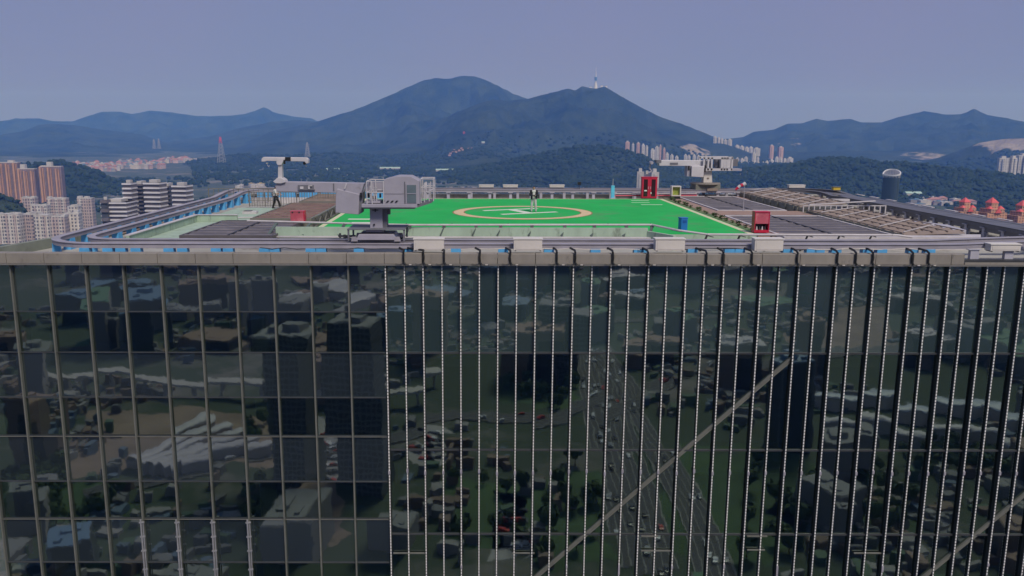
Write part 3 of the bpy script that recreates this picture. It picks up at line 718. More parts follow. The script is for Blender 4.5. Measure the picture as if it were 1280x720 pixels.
# equipment odds between track and frames
for i, (px, py, w_, h_, mm, lb) in enumerate(((1080, 262, .5, .55, m_cope, 'dark brown plant box beside the second slatted frame'), (1146, 287, .8, .4, m_truss, 'olive plant box under the right hand track posts'), (1158, 270, .35, .6, m_box, 'cream cabinet between the right hand track posts'), (935, 297, .5, .2, m_truss, 'small olive duct by the pipe rail'))):
    p = onz(px, py, -.3 if i != 3 else 0)
    if i == 3: continue
    t = thing('plant_box', lb, 'plant box', (p.x, p.y, -.6))
    MB().box(-w_ / 2, w_ / 2, -.25, .25, 0.03, h_ + .2).build('casing', mm, t, bevel=.02); MB().box(-w_ / 2 - .03, w_ / 2 + .03, -.28, .28, h_ + .2, h_ + .24).build('lid', m_curb, t); MB().box(-w_/2+.05, w_/2-.05, -.255, -.25, .15, h_).build('door', mm, t)

# ------------------------------------------------------------------ left walkway walls
lw = thing('light_well', 'pale green rendered walls of the light well behind the left pedestals', 'wall', (0, 0, 0))
MB().box(-18.6, -18.42, 43.4, 54.2, -.6, -.02).box(-18.42, -15.8, 54.05, 54.2, -.6, -.02).build('wall', m_pale, lw)
MB().box(-18.66, -18.36, 43.4, 54.26, -.02, .02).box(-18.36, -15.8, 54.0, 54.26, -.02, .02).build('wall_cap', m_curb, lw)
MB().box(-18.4, -15.74, 43.4, 54.0, -.59, -.45).build('well_floor', m_pale, lw)
tag(MB().box(-18.6, -14.2, 54.4, 64, -.6, -.45).build('roof_ledge', m_pale), 'pale green raised ledge under the walking man', 'ledge')
t = thing('floor_hatch', 'small white hatch box on the pale ledge at the foot of the railing', 'hatch', (onz(313, 267, -.45).x, onz(313, 267, -.45).y, -.45))
MB().box(-.5, .5, -.3, .3, 0, .18).build('frame', m_curb, t); MB().box(-.42, .1, -.24, .24, .181, .22).build('cover', m_slat, t)
tag(MB().path([(-18.0, 56, -.40), (-14.6, 56.4, -.40), (-14.5, 60, -.40)], .05).build('conduit', m_curb), 'white conduit bent across the pale green ledge', 'pipe')
tag(MB().path([(-20.9, 48, -.52), (-20.4, 58, -.52), (-20.2, 66, -.52)], .06).build('drain_pipe', m_slattan), 'rusty drain pipe lying between the left pedestals', 'pipe')
def railing(name, label, a, b, z0, z1, n, m=m_cope_dk, mid=False):
    a, b = Vector(a), Vector(b); t = thing(name, label, 'railing', (a.x, a.y, z0)); h = z1 - z0; d = b - a
    mb = MB().bar((0, 0, h), (d.x, d.y, h), .08, .05)
    if mid: mb.bar((0, 0, h / 2), (d.x, d.y, h / 2), .04, .04)
    mb.bar((0, 0, .1), (d.x, d.y, .1), .04, .04).build('rail', m, t)
    for i in range(n + 1):
        p = d * i / n; r_ = .035 if i % 6 == 0 else .016
        MB().box(p.x - r_, p.x + r_, p.y - r_, p.y + r_, 0, h - .03).build('baluster', m, t)
    return t
railing('roof_railing', 'brown metal railing behind the walking man', (-18.0, 65.0, 0), (-10.6, 65.0, 0), -.45, .68, 36)
railing('roof_railing', 'thin olive railing at the far left corner of the roof track', (-22.6, 69.5, 0), (-16.8, 69.5, 0), -.45, .62, 14, m=m_truss, mid=True)
tag(MB().box(-22.6, -10.5, 70.05, 70.2, -.6, -.15).build('low_wall', m_curb), 'low white wall behind the brown railing at far left', 'wall')

# ------------------------------------------------------------------ cream boxes, cables
def cream_box(x, y, z, w_, h_, label, group, dpt=.5):
    t = thing('power_box', label, 'metal box', (x, y, z), 0, group)
    MB().box(-w_ / 2, w_ / 2, -dpt / 2, dpt / 2, 0.0, h_ - .05).build('casing', m_box, t, bevel=.01)
    MB().box(-w_ / 2 - .03, w_ / 2 + .03, -dpt / 2 - .03, dpt / 2 + .03, h_ - .048, h_).build('lid', m_boxlid, t)
    MB().box(-w_ / 2 + .08, w_ / 2 - .08, -dpt / 2 - .012, -dpt / 2 - .002, .06, h_ - .12).build('door', m_box, t)
    MB().box(-w_ / 2 + .05, -w_ / 2 + .12, -dpt / 2 + .03, dpt / 2 - .03, -.04, 0).box(w_ / 2 - .12, w_ / 2 - .05, -dpt / 2 + .03, dpt / 2 - .03, -.04, 0).build('foot', m_dark, t)
    return t
for (a, b, lb) in ((517, 556, 'cream power box on the coping nearest the grey crane'), (641, 678, 'cream power box on the coping in front of the man on the helipad'),
                   (817, 855, 'cream power box on the coping in front of the blue bin'), (940, 977, 'cream power box on the coping below the pink hose cabinet'), (1234, 1273, 'cream power box at the right end where the coping is open')):
    A = at(a, 314, 38.5); B = at(b, 314, 38.5); z = -.03
    cream_box((A.x + B.x) / 2, 38.5 if a < 1200 else 38.55, z, B.x - A.x - .06, at(a, 299.5 if a < 1200 else 308, 38.3).z - z + (.06 if a < 1200 else .12), lb, 'cream power boxes on the front coping')
for (a, b, lb) in ((599, 617, 'small cream box on the far track left of the standing man'), (629, 647, 'small cream box on the far track just left of the standing man'), (687, 705, 'small cream box on the far track right of the standing man'), (985, 1005, 'small cream box on the far right stretch of track')):
    A = at(a, 236, 72.0); B = at(b, 236, 72.0); cream_box((A.x + B.x) / 2, 72.0, .61, B.x - A.x, at(a, 231, 72.).z - .60, lb, 'cream boxes on the far track')
m_cab = m_black
for i, (px, dx) in enumerate(((504.5,0),(529,-14),(555,0),(600,0),(638,0),(696,2),(719,0),(766,0),(810,0),(883,-6),(904,0),(940,-2),(997,0),(1047,0),(1070,0),(1091,0),(1141,0),(1161,-4))):
    x = at(px, 318, 37.92).x; x2 = at(px + dx - 6, 312, 38.6).x; mb = MB()
    mb.path([(x2, 38.9, .02), (x2 + .05, 38.7, 0.0), (x, 38.1, -.0), (x, 37.9, -.08), (x + random.uniform(-.03, .03), 37.885, -.3), (x, 37.9, -.52), (x + .06, 37.89, -.62)], .05, 6)
    mb.path([(x + .06, 37.885, -.6), (x + .16, 37.87, -.66), (x + .3, 37.88, -.63), (x + .42, 37.875, -.68)], .014, 5)
    mb.path([(x - .0, 37.885, -.58), (x - .2, 37.87, -.64), (x - .38, 37.88, -.60)], .012, 5)
    o = mb.build('power_cable', m_cab, loc=(x, 38.1, 0)); tag(o, 'black power cable draped over the front coping, %s from the left' % ('first second third fourth fifth sixth seventh eighth ninth tenth eleventh twelfth thirteenth fourteenth fifteenth sixteenth seventeenth eighteenth'.split()[i]), 'cable', 'black cables over the coping')
    MB().box(.24, .36, -.25, -.21, -.66, -.62).build('plug', m_box, o)
for i, (p0, p1) in enumerate(((325, 540), (560, 800), (800, 1010), (1010, 1170))):
    a = at(p0, 312, 38.82); b = at(p1, 312, 38.82); n = 14; pts = []
    for k in range(n + 1): pts.append((a.x + (b.x - a.x) * k / n, 38.82 + random.uniform(-.02, .02), -.04 + random.uniform(-.03, .05)))
    tag(MB().path(pts, .022, 5).build('trunk_cable', m_box if i % 2 else m_dark), ['dark trunk cable lying behind the coping below the grey crane', 'pale trunk cable lying behind the coping in front of the standing man', 'dark trunk cable lying behind the coping between the right hand cream boxes', 'pale trunk cable lying behind the coping at the right end'][i], 'cable')

# ------------------------------------------------------------------ near window cleaning crane
YB1 = 39.75
def L1(px, py, Y=YB1): p = at(px, py, Y); return p
b1 = thing('facade_crane', 'grey window cleaning crane with cabin and T shaped jib on the front rails', 'crane', (L1(474, 300).x, YB1, .2))
OB = Vector(b1.location)
def BB(mb, nm, mm, par=b1, bev=0, smooth=False):
    mb.v = [tuple(Vector(p) - OB) for p in mb.v]; return mb.build(nm, mm, par, smooth=smooth, bevel=bev)
def bx(mb, p0, p1, y0, y1, Yref=YB1):
    """box with its face corners at image points on the plane Yref and depth y0..y1"""
    a = at(p0[0], p0[1], Yref); b = at(p1[0], p1[1], Yref); return mb.box(a.x, b.x, y0, y1, a.z, b.z)
# trolley: table deck with legs, sloped bogie, wheels
x0, x1 = L1(437, 290).x, L1(508, 290).x; zt = L1(470, 284).z
BB(MB().box(x0, x1, 39.0, 40.9, zt - .05, zt), 'deck_plate', m_bmudk, bev=.01)
for sx in (x0 + .05, x1 - .05):
    for sy in (39.08, 40.6): BB(MB().box(sx - .04, sx + .04, sy - .04, sy + .04, .3, zt - .05), 'deck_leg', m_bmudk)
BB(MB().prismy([(x0 + .42, .36), (x1 - .40, .36), (x1 - .55, .62), (x0 + .55, .62)], 38.9, 40.6), 'bogie_cover', m_bmu, bev=.015)
for sx in (x0 + .35, x1 - .35):
    for sy in (38.98, 40.5):
        wl = BB(MB().tube((sx, sy - .06, .34), (sx, sy + .06, .34), .14, n=16), 'wheel', m_dark)
        BB(MB().prismy([(sx - .16, .3), (sx + .16, .3), (sx + .1, .52), (sx - .1, .52)], sy - .11, sy - .07), 'wheel_guard', m_rail)
BB(MB().box(x0 - .5, x0 + .3, 39.5, 39.7, .42, .5).tube((x0 - .4, 39.4, .4), (x0 - .4, 39.4, .62), .05).tube((x0 - .2, 39.45, .36), (x0 - .2, 39.45, .55), .06).bar((x0 - .5, 39.4, .5), (x0 + .1, 39.4, .38), .05, .05), 'buffer_arm', m_dark)
# mast
BB(bx(MB(), (463.5, 286), (478.5, 257), 39.5, 40.15), 'mast', m_bmu, bev=.015)
BB(bx(MB(), (478.6, 284), (484, 258), 39.62, 40.15), 'mast_shaded_side', m_bmudk)  # darker than the mast front; side shade is put into the colour
BB(bx(MB(), (484, 268), (487.5, 258.5), 39.7, 40.0), 'switch_box', m_bmudk)
BB(bx(MB(), (459, 289), (481, 286), 39.35, 40.25), 'mast_foot', m_bmu)
for px in (468.5,): 
    p = L1(px, 280); BB(MB().tube((p.x, 39.44, p.z), (p.x, 39.5, p.z), .045, n=12), 'bolt', m_black)
p = L1(470, 262); BB(MB().box(p.x - .14, p.x + .14, 39.46, 39.5, p.z - .02, p.z + .02).box(p.x - .03, p.x + .03, 39.46, 39.5, p.z - .08, p.z + .06), 'mast_lug', m_dark)
# platform
BB(bx(MB(), (455, 257.5), (523, 253.5), 38.95, 40.7), 'platform', m_bmu, bev=.01)
BB(bx(MB(), (457, 259.3), (520, 257.6), 39.0, 40.6), 'platform_shaded_underside', m_bmudk)  # dark strip below the platform, its shade painted in
BB(MB().prismy([(L1(523, 258).x, L1(523, 258).z), (L1(532, 255.5).x, L1(532, 255).z), (L1(541, 252).x, L1(541, 252).z), (L1(541, 250).x, L1(541, 249.5).z), (L1(523, 253.5).x, L1(523, 253.5).z)], 39.1, 40.5), 'step_plate', m_bmudk)
# cabin: gabled box with window
X0, X1 = L1(477.5, 0).x, L1(523, 0).x; zb, ze, zr_ = L1(480, 253.4).z, L1(480, 223.5).z, L1(495, 219.5).z
pts = [(X0, zb), (L1(508, 0).x, zb), (L1(508, 0).x, ze - .02), (L1(503, 0).x, zr_), (L1(490, 0).x, zr_ + .01), (X0, ze)]
cab = BB(MB().prismy([(X0, zb), (X1, zb), (X1, L1(520, 225.5).z), (L1(511.5, 0).x, zr_), (L1(494, 0).x, zr_ + .01), (X0, ze)], 39.05, 40.5), 'cabin', m_bmu, bev=.012)
wf = BB(bx(MB(), (509, 253), (522.5, 228.5), 39.02, 39.046), 'window_frame', m_bmu)
wg = BB(bx(MB(), (510.5, 252), (521.5, 230), 39.0, 39.018), 'window', m_glassbmu)
BB(bx(MB(), (510.5, 241), (521.5, 240.2), 38.98, 38.998), 'window_bar', m_bmu)
BB(bx(MB(), (507.2, 253), (508, 226), 39.03, 39.048), 'panel_seam', m_bmudk)
BB(bx(MB(), (477.8, 241), (507, 240.7), 39.035, 39.048), 'panel_seam', m_bmudk)
v_ = MB()
for i in range(4):
    a_ = L1(479 + i * 5.4, 251.5); v_.prismy([(a_.x, a_.z), (a_.x + .09, a_.z), (a_.x + .17, a_.z + .09), (a_.x + .08, a_.z + .09)], 39.02, 39.048)
BB(v_, 'vent_slots', m_black)
# left guard railing and works behind
def frame_px(mb, pxs, pys, Y, r=.022):
    for a_, b_ in zip(pxs, pys): pass
rl = MB()
for Y in (39.0, 40.45):
    for px in (455.5, 462, 477): rl.tube(at(px, 254, YB1)[:1] + (Y, at(px, 254, YB1).z) if False else (L1(px, 0).x, Y, L1(px, 254).z), (L1(px, 0).x, Y, L1(px, 225.5).z), .026, n=6)
    for py in (225.5, 239): rl.tube((L1(455.5, 0).x, Y, L1(466, py).z), (L1(477.5, 0).x, Y, L1(466, py).z), .024, n=6)
for py in (225.5, 239): rl.tube((L1(455.5, 0).x, 39.0, L1(456, py).z), (L1(455.5, 0).x, 40.45, L1(456, py).z), .024, n=6)
BB(rl, 'guard_rail', m_bmuw)
BB(bx(bx(MB(), (457, 241), (478, 229), 40.5, 40.6), (458, 252.5), (477, 250), 39.2, 40.3), 'back_panel', m_bmu)
BB(bx(bx(bx(MB(), (458, 247), (462, 241.5), 39.6, 39.9), (466.5, 248.5), (471, 244.5), 39.4, 39.7), (475.8, 246), (477.3, 241), 39.2, 39.5), 'winch_motor', m_black)
BB(bx(bx(bx(bx(MB(), (464, 251), (465.3, 232), 39.3, 39.4), (468.5, 251), (469.5, 233), 39.3, 39.4), (471.3, 251), (472.3, 233), 39.3, 39.4), (463, 240.6), (473, 239.6), 39.28, 39.42), 'hoist_bars', m_bmuw)
# right guard cage
rc = MB()
for Y in (39.15, 40.4):
    for px, pb in ((524.5, 253), (529, 252.5), (535, 251), (540.5, 250)): rc.tube((L1(px, 0).x, Y, L1(px, pb).z), (L1(px, 0).x, Y, L1(px, 222.8 if px != 529 and px != 535 else 228).z), .024, n=6)
    for py in (222.8, 233): rc.tube((L1(524.5, 0).x, Y, L1(530, py).z), (L1(540.5, 0).x, Y, L1(530, py).z), .024, n=6)
for px in (524.5, 540.5): rc.tube((L1(px, 0).x, 39.15, L1(px, 222.8).z), (L1(px, 0).x, 40.4, L1(px, 222.8).z), .024, n=6)
rc.bar((L1(528, 0).x, 39.2, L1(528, 241).z), (L1(540, 0).x, 39.9, L1(540, 236).z), .05, .05)
BB(rc, 'guard_cage', m_bmuw)
BB(bx(MB(), (531, 236), (534, 228), 39.5, 39.7), 'control_box', m_bmuw)
# hanging counterweight box
a_ = L1(0, 0)
cwp = [(418.5, 237), (454, 233.5), (449, 268), (447, 268.5), (419.5, 265.5)]
BB(MB().prismy([(at(px, py, 39.3).x, at(px, py, 39.3).z) for px, py in [(421, 236), (449.5, 243), (448, 268.3), (419.3, 265.8), (419.8, 243)]], 39.3, 40.1), 'counterweight_box', m_bmu, bev=.02)
BB(MB().prismy([(at(px, py, 39.35).x, at(px, py, 39.35).z) for px, py in [(449.6, 242), (454, 240), (452.5, 266), (448.1, 268.3)]], 39.35, 40.05), 'counterweight_shaded_side', m_bmudk)  # side face in the darker grey, shade painted in
BB(MB().prismy([(at(px, py, 39.36).x, at(px, py, 39.36).z) for px, py in [(426, 229), (455, 229.5), (451, 243.2), (420, 243.2)]], 39.36, 40.06), 'counterweight_neck', m_bmu)
for px in (425.5, 451.5):
    BB(MB().bar((at(px - 1.3, 0, 39.28).x, 39.26, at(px, 236, 39.28).z), (at(px + 1.2, 0, 39.28).x, 39.26, at(px, 229, 39.28).z), .05, .05), 'strap', m_bmuw)
BB(bx(MB(), (452, 246), (454.5, 240), 39.2, 39.33), 'pulley', m_black)
# boom
BB(MB().prismy([(at(px, py, 39.9).x, at(px, py, 39.9).z) for px, py in [(345, 232), (347, 228.5), (358, 227), (420, 228), (455, 228.8), (455, 241.5), (420, 240.8), (388, 240), (347, 239)]], 39.7, 40.25), 'boom', m_bmu, bev=.02)
BB(bx(bx(MB(), (373, 236.5), (392.5, 231), 39.64, 39.695), (374, 237.3), (394, 236.5), 39.6, 39.695), 'boom_recess_shade', m_bmudk)  # stands proud of the boom; recess shade painted as a dark plate
BB(bx(bx(bx(MB(), (376, 236), (380, 233), 39.58, 39.64), (386, 236), (388, 232), 39.58, 39.64), (386, 232.5), (391, 231.5), 39.58, 39.64), 'recess_fitting', m_bmuw)
BB(bx(MB(), (417, 238), (418, 229), 39.66, 39.69), 'boom_seam', m_bmudk)
# spreader: foot, post, T beam
ft = BB(MB().prismy([(at(px, py, 39.9).x, at(px, py, 39.9).z) for px, py in [(343, 226.5), (346, 224), (348, 222), (353, 221.5), (357.5, 224.5), (358.5, 227.5), (353, 229), (346, 228.7)]], 39.6, 40.2), 'jib_foot', m_bmuw, bev=.02)
BB(MB().tube((L1(350.5, 0).x, 39.9, L1(0, 229.5).z), (L1(350.5, 0).x, 39.9, L1(0, 227.5).z), .18, n=14), 'slew_ring', m_black)
BB(MB().prismy([(at(px, py, 39.9).x, at(px, py, 39.9).z) for px, py in [(348.3, 223), (353.8, 223), (353.2, 203), (348.6, 203)]], 39.75, 40.05), 'jib_post', m_bmuw, bev=.01)
BB(MB().prismy([(at(px, py, 39.9).x, at(px, py, 39.9).z) for px, py in [(328, 198.5), (330, 196.2), (383.5, 196.8), (386, 199), (386, 203.8), (383.5, 204.5), (381.5, 201.8), (334, 201), (331.5, 202), (328, 202)]], 39.72, 40.08), 'jib_beam', m_bmuw, bev=.02)
BB(MB().prismy([(at(px, py, 39.9).x, at(px, py, 39.9).z) for px, py in [(347, 203.5), (347, 198), (357, 198), (354, 204), (353, 206), (348.5, 206)]], 39.68, 40.12), 'jib_head', m_bmuw)
BB(bx(bx(MB(), (357, 201.3), (363.5, 196.4), 39.66, 39.715), (355, 205), (357, 200), 39.64, 39.7), 'jib_clamp', m_black)
for px, py in ((381, 204), (334, 204)):
    q = at(px, py, 39.9)
    hk = BB(MB().tube((q.x, 39.8, q.z), (q.x, 40.0, q.z), .07 if px > 350 else .035, n=12), 'sheave', m_black if px > 350 else m_bmuw)
    BB(MB().path([(q.x, 39.9, q.z), (q.x + .02, 39.9, q.z - .12), (q.x + .07, 39.9, q.z - .16), (q.x + .1, 39.9, q.z - .1)], .015, 6), 'hook', m_bmuw)

# ------------------------------------------------------------------ far window cleaning crane
YF = 71.3
b2 = thing('facade_crane', 'white window cleaning crane with long jib on the far right track', 'crane', (at(883, 236, YF).x, YF, .55)); OB = Vector(b2.location)
def B2(mb, nm, mm, bev=0): mb.v = [tuple(Vector(p) - OB) for p in mb.v]; return mb.build(nm, mm, b2, bevel=bev)
def pp(l, Y): return [(at(px, py, Y).x, at(px, py, Y).z) for px, py in l]
def f2(mb, p0, p1, y0, y1): return bx(mb, p0, p1, y0, y1, YF)
B2(MB().prismy(pp([(822, 200.5), (829, 200), (860, 200.3), (888, 200.5), (888, 208), (860, 207.3), (823, 207)], YF), YF - .4, YF + .4), 'boom', m_bmuw, .03)
B2(f2(MB(), (836, 205.5), (846, 203), YF - .44, YF - .402), 'boom_recess_shade', m_bmudk)  # dark plate on the boom face, recess shade put in as colour
B2(MB().prismy(pp([(861.5, 207), (877, 207), (876, 221), (861, 220)], YF), YF - .9, YF + .3), 'counterweight_box', m_bmuw, .03)
B2(f2(MB(), (856.5, 220), (860.8, 206.5), YF - .6, YF + .3), 'counterweight_shaded_side', m_bmu)  # grey against the white box; shade of the side painted in
B2(f2(f2(MB(), (857.5, 212), (860, 207), YF - .66, YF - .61), (877.5, 214), (879.5, 206), YF - .8, YF - .4), 'pulley', m_black)
B2(MB().prismy(pp([(877.5, 228), (888.5, 228), (888, 212), (878.5, 212)], YF), YF - .45, YF + .45), 'mast', m_box, .02)
B2(f2(MB(), (882, 223), (884.5, 221.5), YF - .5, YF - .455), 'warning_plate', m_slattan)
c0 = at(881.5, 229, YF)
B2(MB().tube((c0.x, YF, c0.z - .07), (c0.x, YF, c0.z + .05), 1.25, n=28), 'round_deck', m_cope, .01)
B2(f2(f2(MB(), (866, 236.5), (897, 230.2), YF - .9, YF + .9), (872, 238.5), (890, 236.5), YF - .6, YF + .6), 'bogie', m_truss, .02)
B2(f2(MB(), (880, 237.5), (893, 234.5), YF - 1.0, YF - .91), 'bogie_plate', m_slattan)
fr_ = MB()
for px in (887.5, 893, 897.5, 910.5, 914, 917.5, 923.5):
    for Y in (YF - .7, YF + .7): fr_.bar((at(px, 0, YF).x, Y, at(px, 212.5, YF).z), (at(px, 0, YF).x, Y, at(px, 196.5, YF).z), .14, .12, (0, 1, 0))
for Y in (YF - .7, YF + .7):
    for py in (197, 211.5): fr_.bar((at(887, 0, YF).x, Y, at(900, py, YF).z), (at(924, 0, YF).x, Y, at(900, py, YF).z), .12, .2)
B2(fr_, 'machine_frame', m_bmuw)
B2(f2(MB(), (897.5, 209.5), (910.5, 196), YF - .74, YF + .6), 'machine_casing', m_bmuw, .02)
B2(f2(f2(MB(), (893, 209), (897, 199), YF - .3, YF + .3), (911, 208), (923, 199), YF + .1, YF + .3), 'machine_panel', m_bmudk)
B2(f2(MB(), (887, 213), (924, 210.5), YF - .75, YF + .75), 'machine_floor', m_bmu)
B2(f2(f2(MB(), (878.5, 211), (880, 200), YF - .7, YF - .4), (885.5, 211), (887, 204), YF - .7, YF - .4), 'hoist_bars', m_bmudk)
B2(MB().path([(at(821, 0, YF).x, YF, at(0, 204, YF).z), (at(820, 0, YF).x, YF, at(0, 209, YF).z), (at(823, 0, YF).x, YF, at(0, 213, YF).z), (at(818.5, 0, YF).x, YF, at(0, 215, YF).z)], .07, 6).tube((at(822, 0, YF).x, YF - .3, at(0, 202, YF).z), (at(822, 0, YF).x, YF + .3, at(0, 202, YF).z), .14, n=12), 'hook', m_bmu)
B2(f2(MB(), (819.5, 203.5), (825.5, 200), YF - .42, YF + .42), 'jib_tip', m_bmudk)

# ------------------------------------------------------------------ cabinets, bins and small things on the roof
A = onz(810.5, 248, 0.0); t = thing('fire_cabinet', 'tall crimson two door fire cabinet with dark glass at the far pad edge', 'cabinet', (A.x, 67.85, -.02))
MB().box(-.62, .62, -.2, .25, .06, 1.72).build('casing', m_redc, t, bevel=.015); MB().box(-.66, .66, -.23, .28, 1.72, 1.77).build('top', m_redc, t); MB().box(-.6, .6, -.18, .2, 0, .06).build('plinth', m_dark, t)
for s_ in (-1, 1):
    d_ = MB().box(s_ * .04, s_ * .58, -.225, -.202, .1, 1.68).build('door', m_redc, t)
    MB().box(s_ * .15, s_ * .48, -.235, -.226, .2, 1.58).build('glass', mat('cabinet_glass', (.03, .012, .016), .12), d_)
    MB().box(s_ * .07, s_ * .1, -.25, -.226, .8, 1.0).build('handle', m_bmuw, d_)
MB().box(-.42, -.2, -.245, -.236, .62, .72).box(.1, .17, -.245, -.236, .4, .55).build('notice', mat('notice_white', (.7, .7, .68), .6), t)
A = onz(843.5, 247.5, 0); t = thing('lamp_box', 'small cream box with an open green front beside the crimson cabinet', 'box', (A.x, 68.2, -.02))
mb = MB().box(-.38, -.3, -.3, .3, .2, 1.02).box(.3, .38, -.3, .3, .2, 1.02).box(-.3, .3, -.3, .3, .94, 1.02).box(-.3, .3, -.3, .3, .2, .28).box(-.3, .3, .2, .3, .28, .94); mb.build('casing', m_box, t)
MB().box(-.29, .29, -.05, .0, .29, .93).build('panel', mat('green_yellow_panel', (.10, .22, .03), .6, col2=(.45, .42, .08), scale=3), t); MB().box(-.34, .34, -.25, .25, 0, .2).build('base', m_black, t)
A = onz(766, 248, 0); t = thing('marker_post', 'light blue marker post with thin aerial at the far pad edge', 'post', (A.x, 68.0, -.02))
MB().box(-.14, .14, -.1, .1, 0, 1.05).build('post', mat('light_blue_paint', (.12, .52, .72), .5), t, bevel=.02); MB().tube((0, 0, 1.05), (0, 0, 1.6), .025).build('aerial', m_post, t); MB().box(-.2, .2, -.16, .16, -.02, .06).build('foot', m_post, t)
a = onz(769, 247, 0); b = onz(868, 245.5, 0)
tag(MB().tube((a.x, 68.9, .14), (b.x, 69.3, .14), .05).build('fire_pipe', m_redc), 'thin dark red fire pipe running along the far pad edge', 'pipe')
tag(MB().tube((a.x, 68.95, .3), (b.x, 69.35, .3), .04).build('service_pipe', m_curb), 'thin white service pipe above the dark red pipe at the far pad edge', 'pipe')
# faded red box left
A = onz(372, 278, 0.02); t = thing('tool_chest', 'faded red metal chest standing on the grey brown louvres at left', 'chest', (A.x, A.y + .25, 0.03))
MB().box(-.42, .36, -.25, .25, .03, .62).build('body', m_red, t, bevel=.01); MB().box(-.44, .38, -.27, .27, .62, .67).build('lid', m_red, t); MB().box(.365, .42, -.25, .27, .05, .66).build('side_door', m_redc, t)
for x in (-.3, .22): MB().box(x - .05, x + .05, -.2, .2, 0, .03).build('foot', m_dark, t)
for x in (-.28, .12): MB().box(x - .05, x + .05, -.275, -.255, .56, .64).build('clasp', m_dark, t)
# pink hose cabinet
A = onz(952, 291, 0.03); t = thing('hose_cabinet', 'pink red cabinet with open lower compartment on the near right louvres', 'cabinet', (A.x, A.y + .2, 0.03))
MB().box(-.36, .36, -.16, .3, .48, 1.1).build('upper_casing', m_red, t, bevel=.01); MB().box(-.40, .40, -.2, .34, 1.1, 1.14).build('top', m_redc, t)
MB().box(-.40, -.36, -.18, .32, 0, 1.1).build('side_panel', m_redc, t); MB().box(.36, .40, -.18, .32, 0, 1.1).build('side_panel', m_redc, t); MB().box(-.36, .36, .26, .3, .0, .48).build('back_panel', m_black, t); MB().box(-.36, .36, -.16, .26, 0, .14).build('bottom_tray', m_redc, t)
for i in range(4): MB().tube((-.22 + i * .15, 0, .14), (-.22 + i * .15, 0, .34), .055, .03, n=10).build('extinguisher', m_dark if i % 2 else m_bmuw, t)
# blue bin
A = onz(854, 290, 0.0); t = thing('bin', 'tall narrow blue bin standing on the near right corner of the helipad', 'bin', (A.x, A.y + .15, 0.0), R(18))
MB().box(-.2, .2, -.16, .16, .03, .74).build('body', m_bin, t, bevel=.02); MB().box(-.22, .22, -.18, .18, .74, .79).build('lid', m_bin, t, bevel=.01); MB().box(-.18, .18, -.14, .14, 0, .03).build('base', m_dark, t); MB().box(-.12, .12, -.175, -.165, .5, .65).build('flap', mat('bin_flap', (.01, .08, .3), .4), t)
# windsock
A = onz(929, 263, 0.0); t = thing('windsock', 'limp red and white windsock on a thin pole at the right', 'windsock', (A.x, A.y, -.02))
MB().tube((0, 0, 0), (0, 0, 1.75), .022, .018).build('pole', m_post, t); MB().tube((0, 0, 0), (0, 0, .05), .12, n=12).build('base', m_post, t)
t2 = MB(); zt = 1.9
for i, (p0, p1, r0, r1) in enumerate((((.05, 0, zt), (-.12, 0, zt - .12), .13, .12), ((-.12, 0, zt - .12), (-.3, 0, zt - .16), .12, .11), ((-.3, 0, zt - .16), (-.45, 0, zt - .3), .11, .1), ((-.45, 0, zt - .3), (-.62, 0, zt - .46), .1, .07))):
    t2.mi = i % 2; t2.tube(p0, p1, r0, r1, n=12)
t2.build('sock', [m_bmuw, m_redc], t)
# yellow box on far right track
p = at(1045, 236.5, 70); t = thing('junction_box', 'small yellow box on the far bend of the right hand track', 'box', (p.x, 70, .3))
MB().box(-.3, .3, -.2, .2, 0.25, .5).build('casing', mat('yellow_paint', (.6, .42, .05), .5), t, bevel=.02); MB().box(-.33, .33, -.24, .24, .5, .54).build('lid', m_truss, t)
t = thing('loudspeaker', 'small black floodlight on the far edge beyond the helipad', 'floodlight', (at(724, 238, 71.3).x, 71.3, .5))
MB().tube((0, 0, 0), (0, 0, .35), .03).build('stem', m_dark, t); MB().box(-.14, .14, -.1, .1, .35, .62).build('head', m_black, t)
t.name = 'floodlight'

# ------------------------------------------------------------------ people
def cap(mb, p0, p1, r0, r1):
    """tapered capsule"""
    p0, p1 = Vector(p0), Vector(p1); mb.tube(p0, p1, r0, r1, n=14)
    for p, r in ((p0, r0), (p1, r1)):
        vs = []; n = 10
        for i in range(1, 6):
            for k in range(n):
                a, b_ = math.pi * i / 6, 2 * math.pi * k / n; vs.append(p + Vector((math.sin(a) * math.cos(b_), math.sin(a) * math.sin(b_), math.cos(a))) * r * .995)
        top, bot = len(vs), len(vs) + 1; vs += [p + Vector((0, 0, r)), p - Vector((0, 0, r))]
        fs = [(i * n + k, (i + 1) * n + k, (i + 1) * n + (k + 1) % n, i * n + (k + 1) % n) for i in range(4) for k in range(n)]
        fs += [(top, k, (k + 1) % n) for k in range(n)] + [(bot, 4 * n + (k + 1) % n, 4 * n + k) for k in range(n)]
        mb.add(vs, fs)
def ell(mb, c, rx, ry, rz, n=14):
    vs = []; m_ = 9; c = Vector(c)
    for i in range(1, m_):
        for k in range(n):
            a, b_ = math.pi * i / m_, 2 * math.pi * k / n; vs.append(c + Vector((rx * math.sin(a) * math.cos(b_), ry * math.sin(a) * math.sin(b_), rz * math.cos(a))))
    top, bot = len(vs), len(vs) + 1; vs += [c + Vector((0, 0, rz)), c - Vector((0, 0, rz))]
    fs = [(i * n + k, (i + 1) * n + k, (i + 1) * n + (k + 1) % n, i * n + (k + 1) % n) for i in range(m_ - 2) for k in range(n)]
    fs += [(top, k, (k + 1) % n) for k in range(n)] + [(bot, (m_ - 2) * n + (k + 1) % n, (m_ - 2) * n + k) for k in range(n)]
    mb.add(vs, fs)
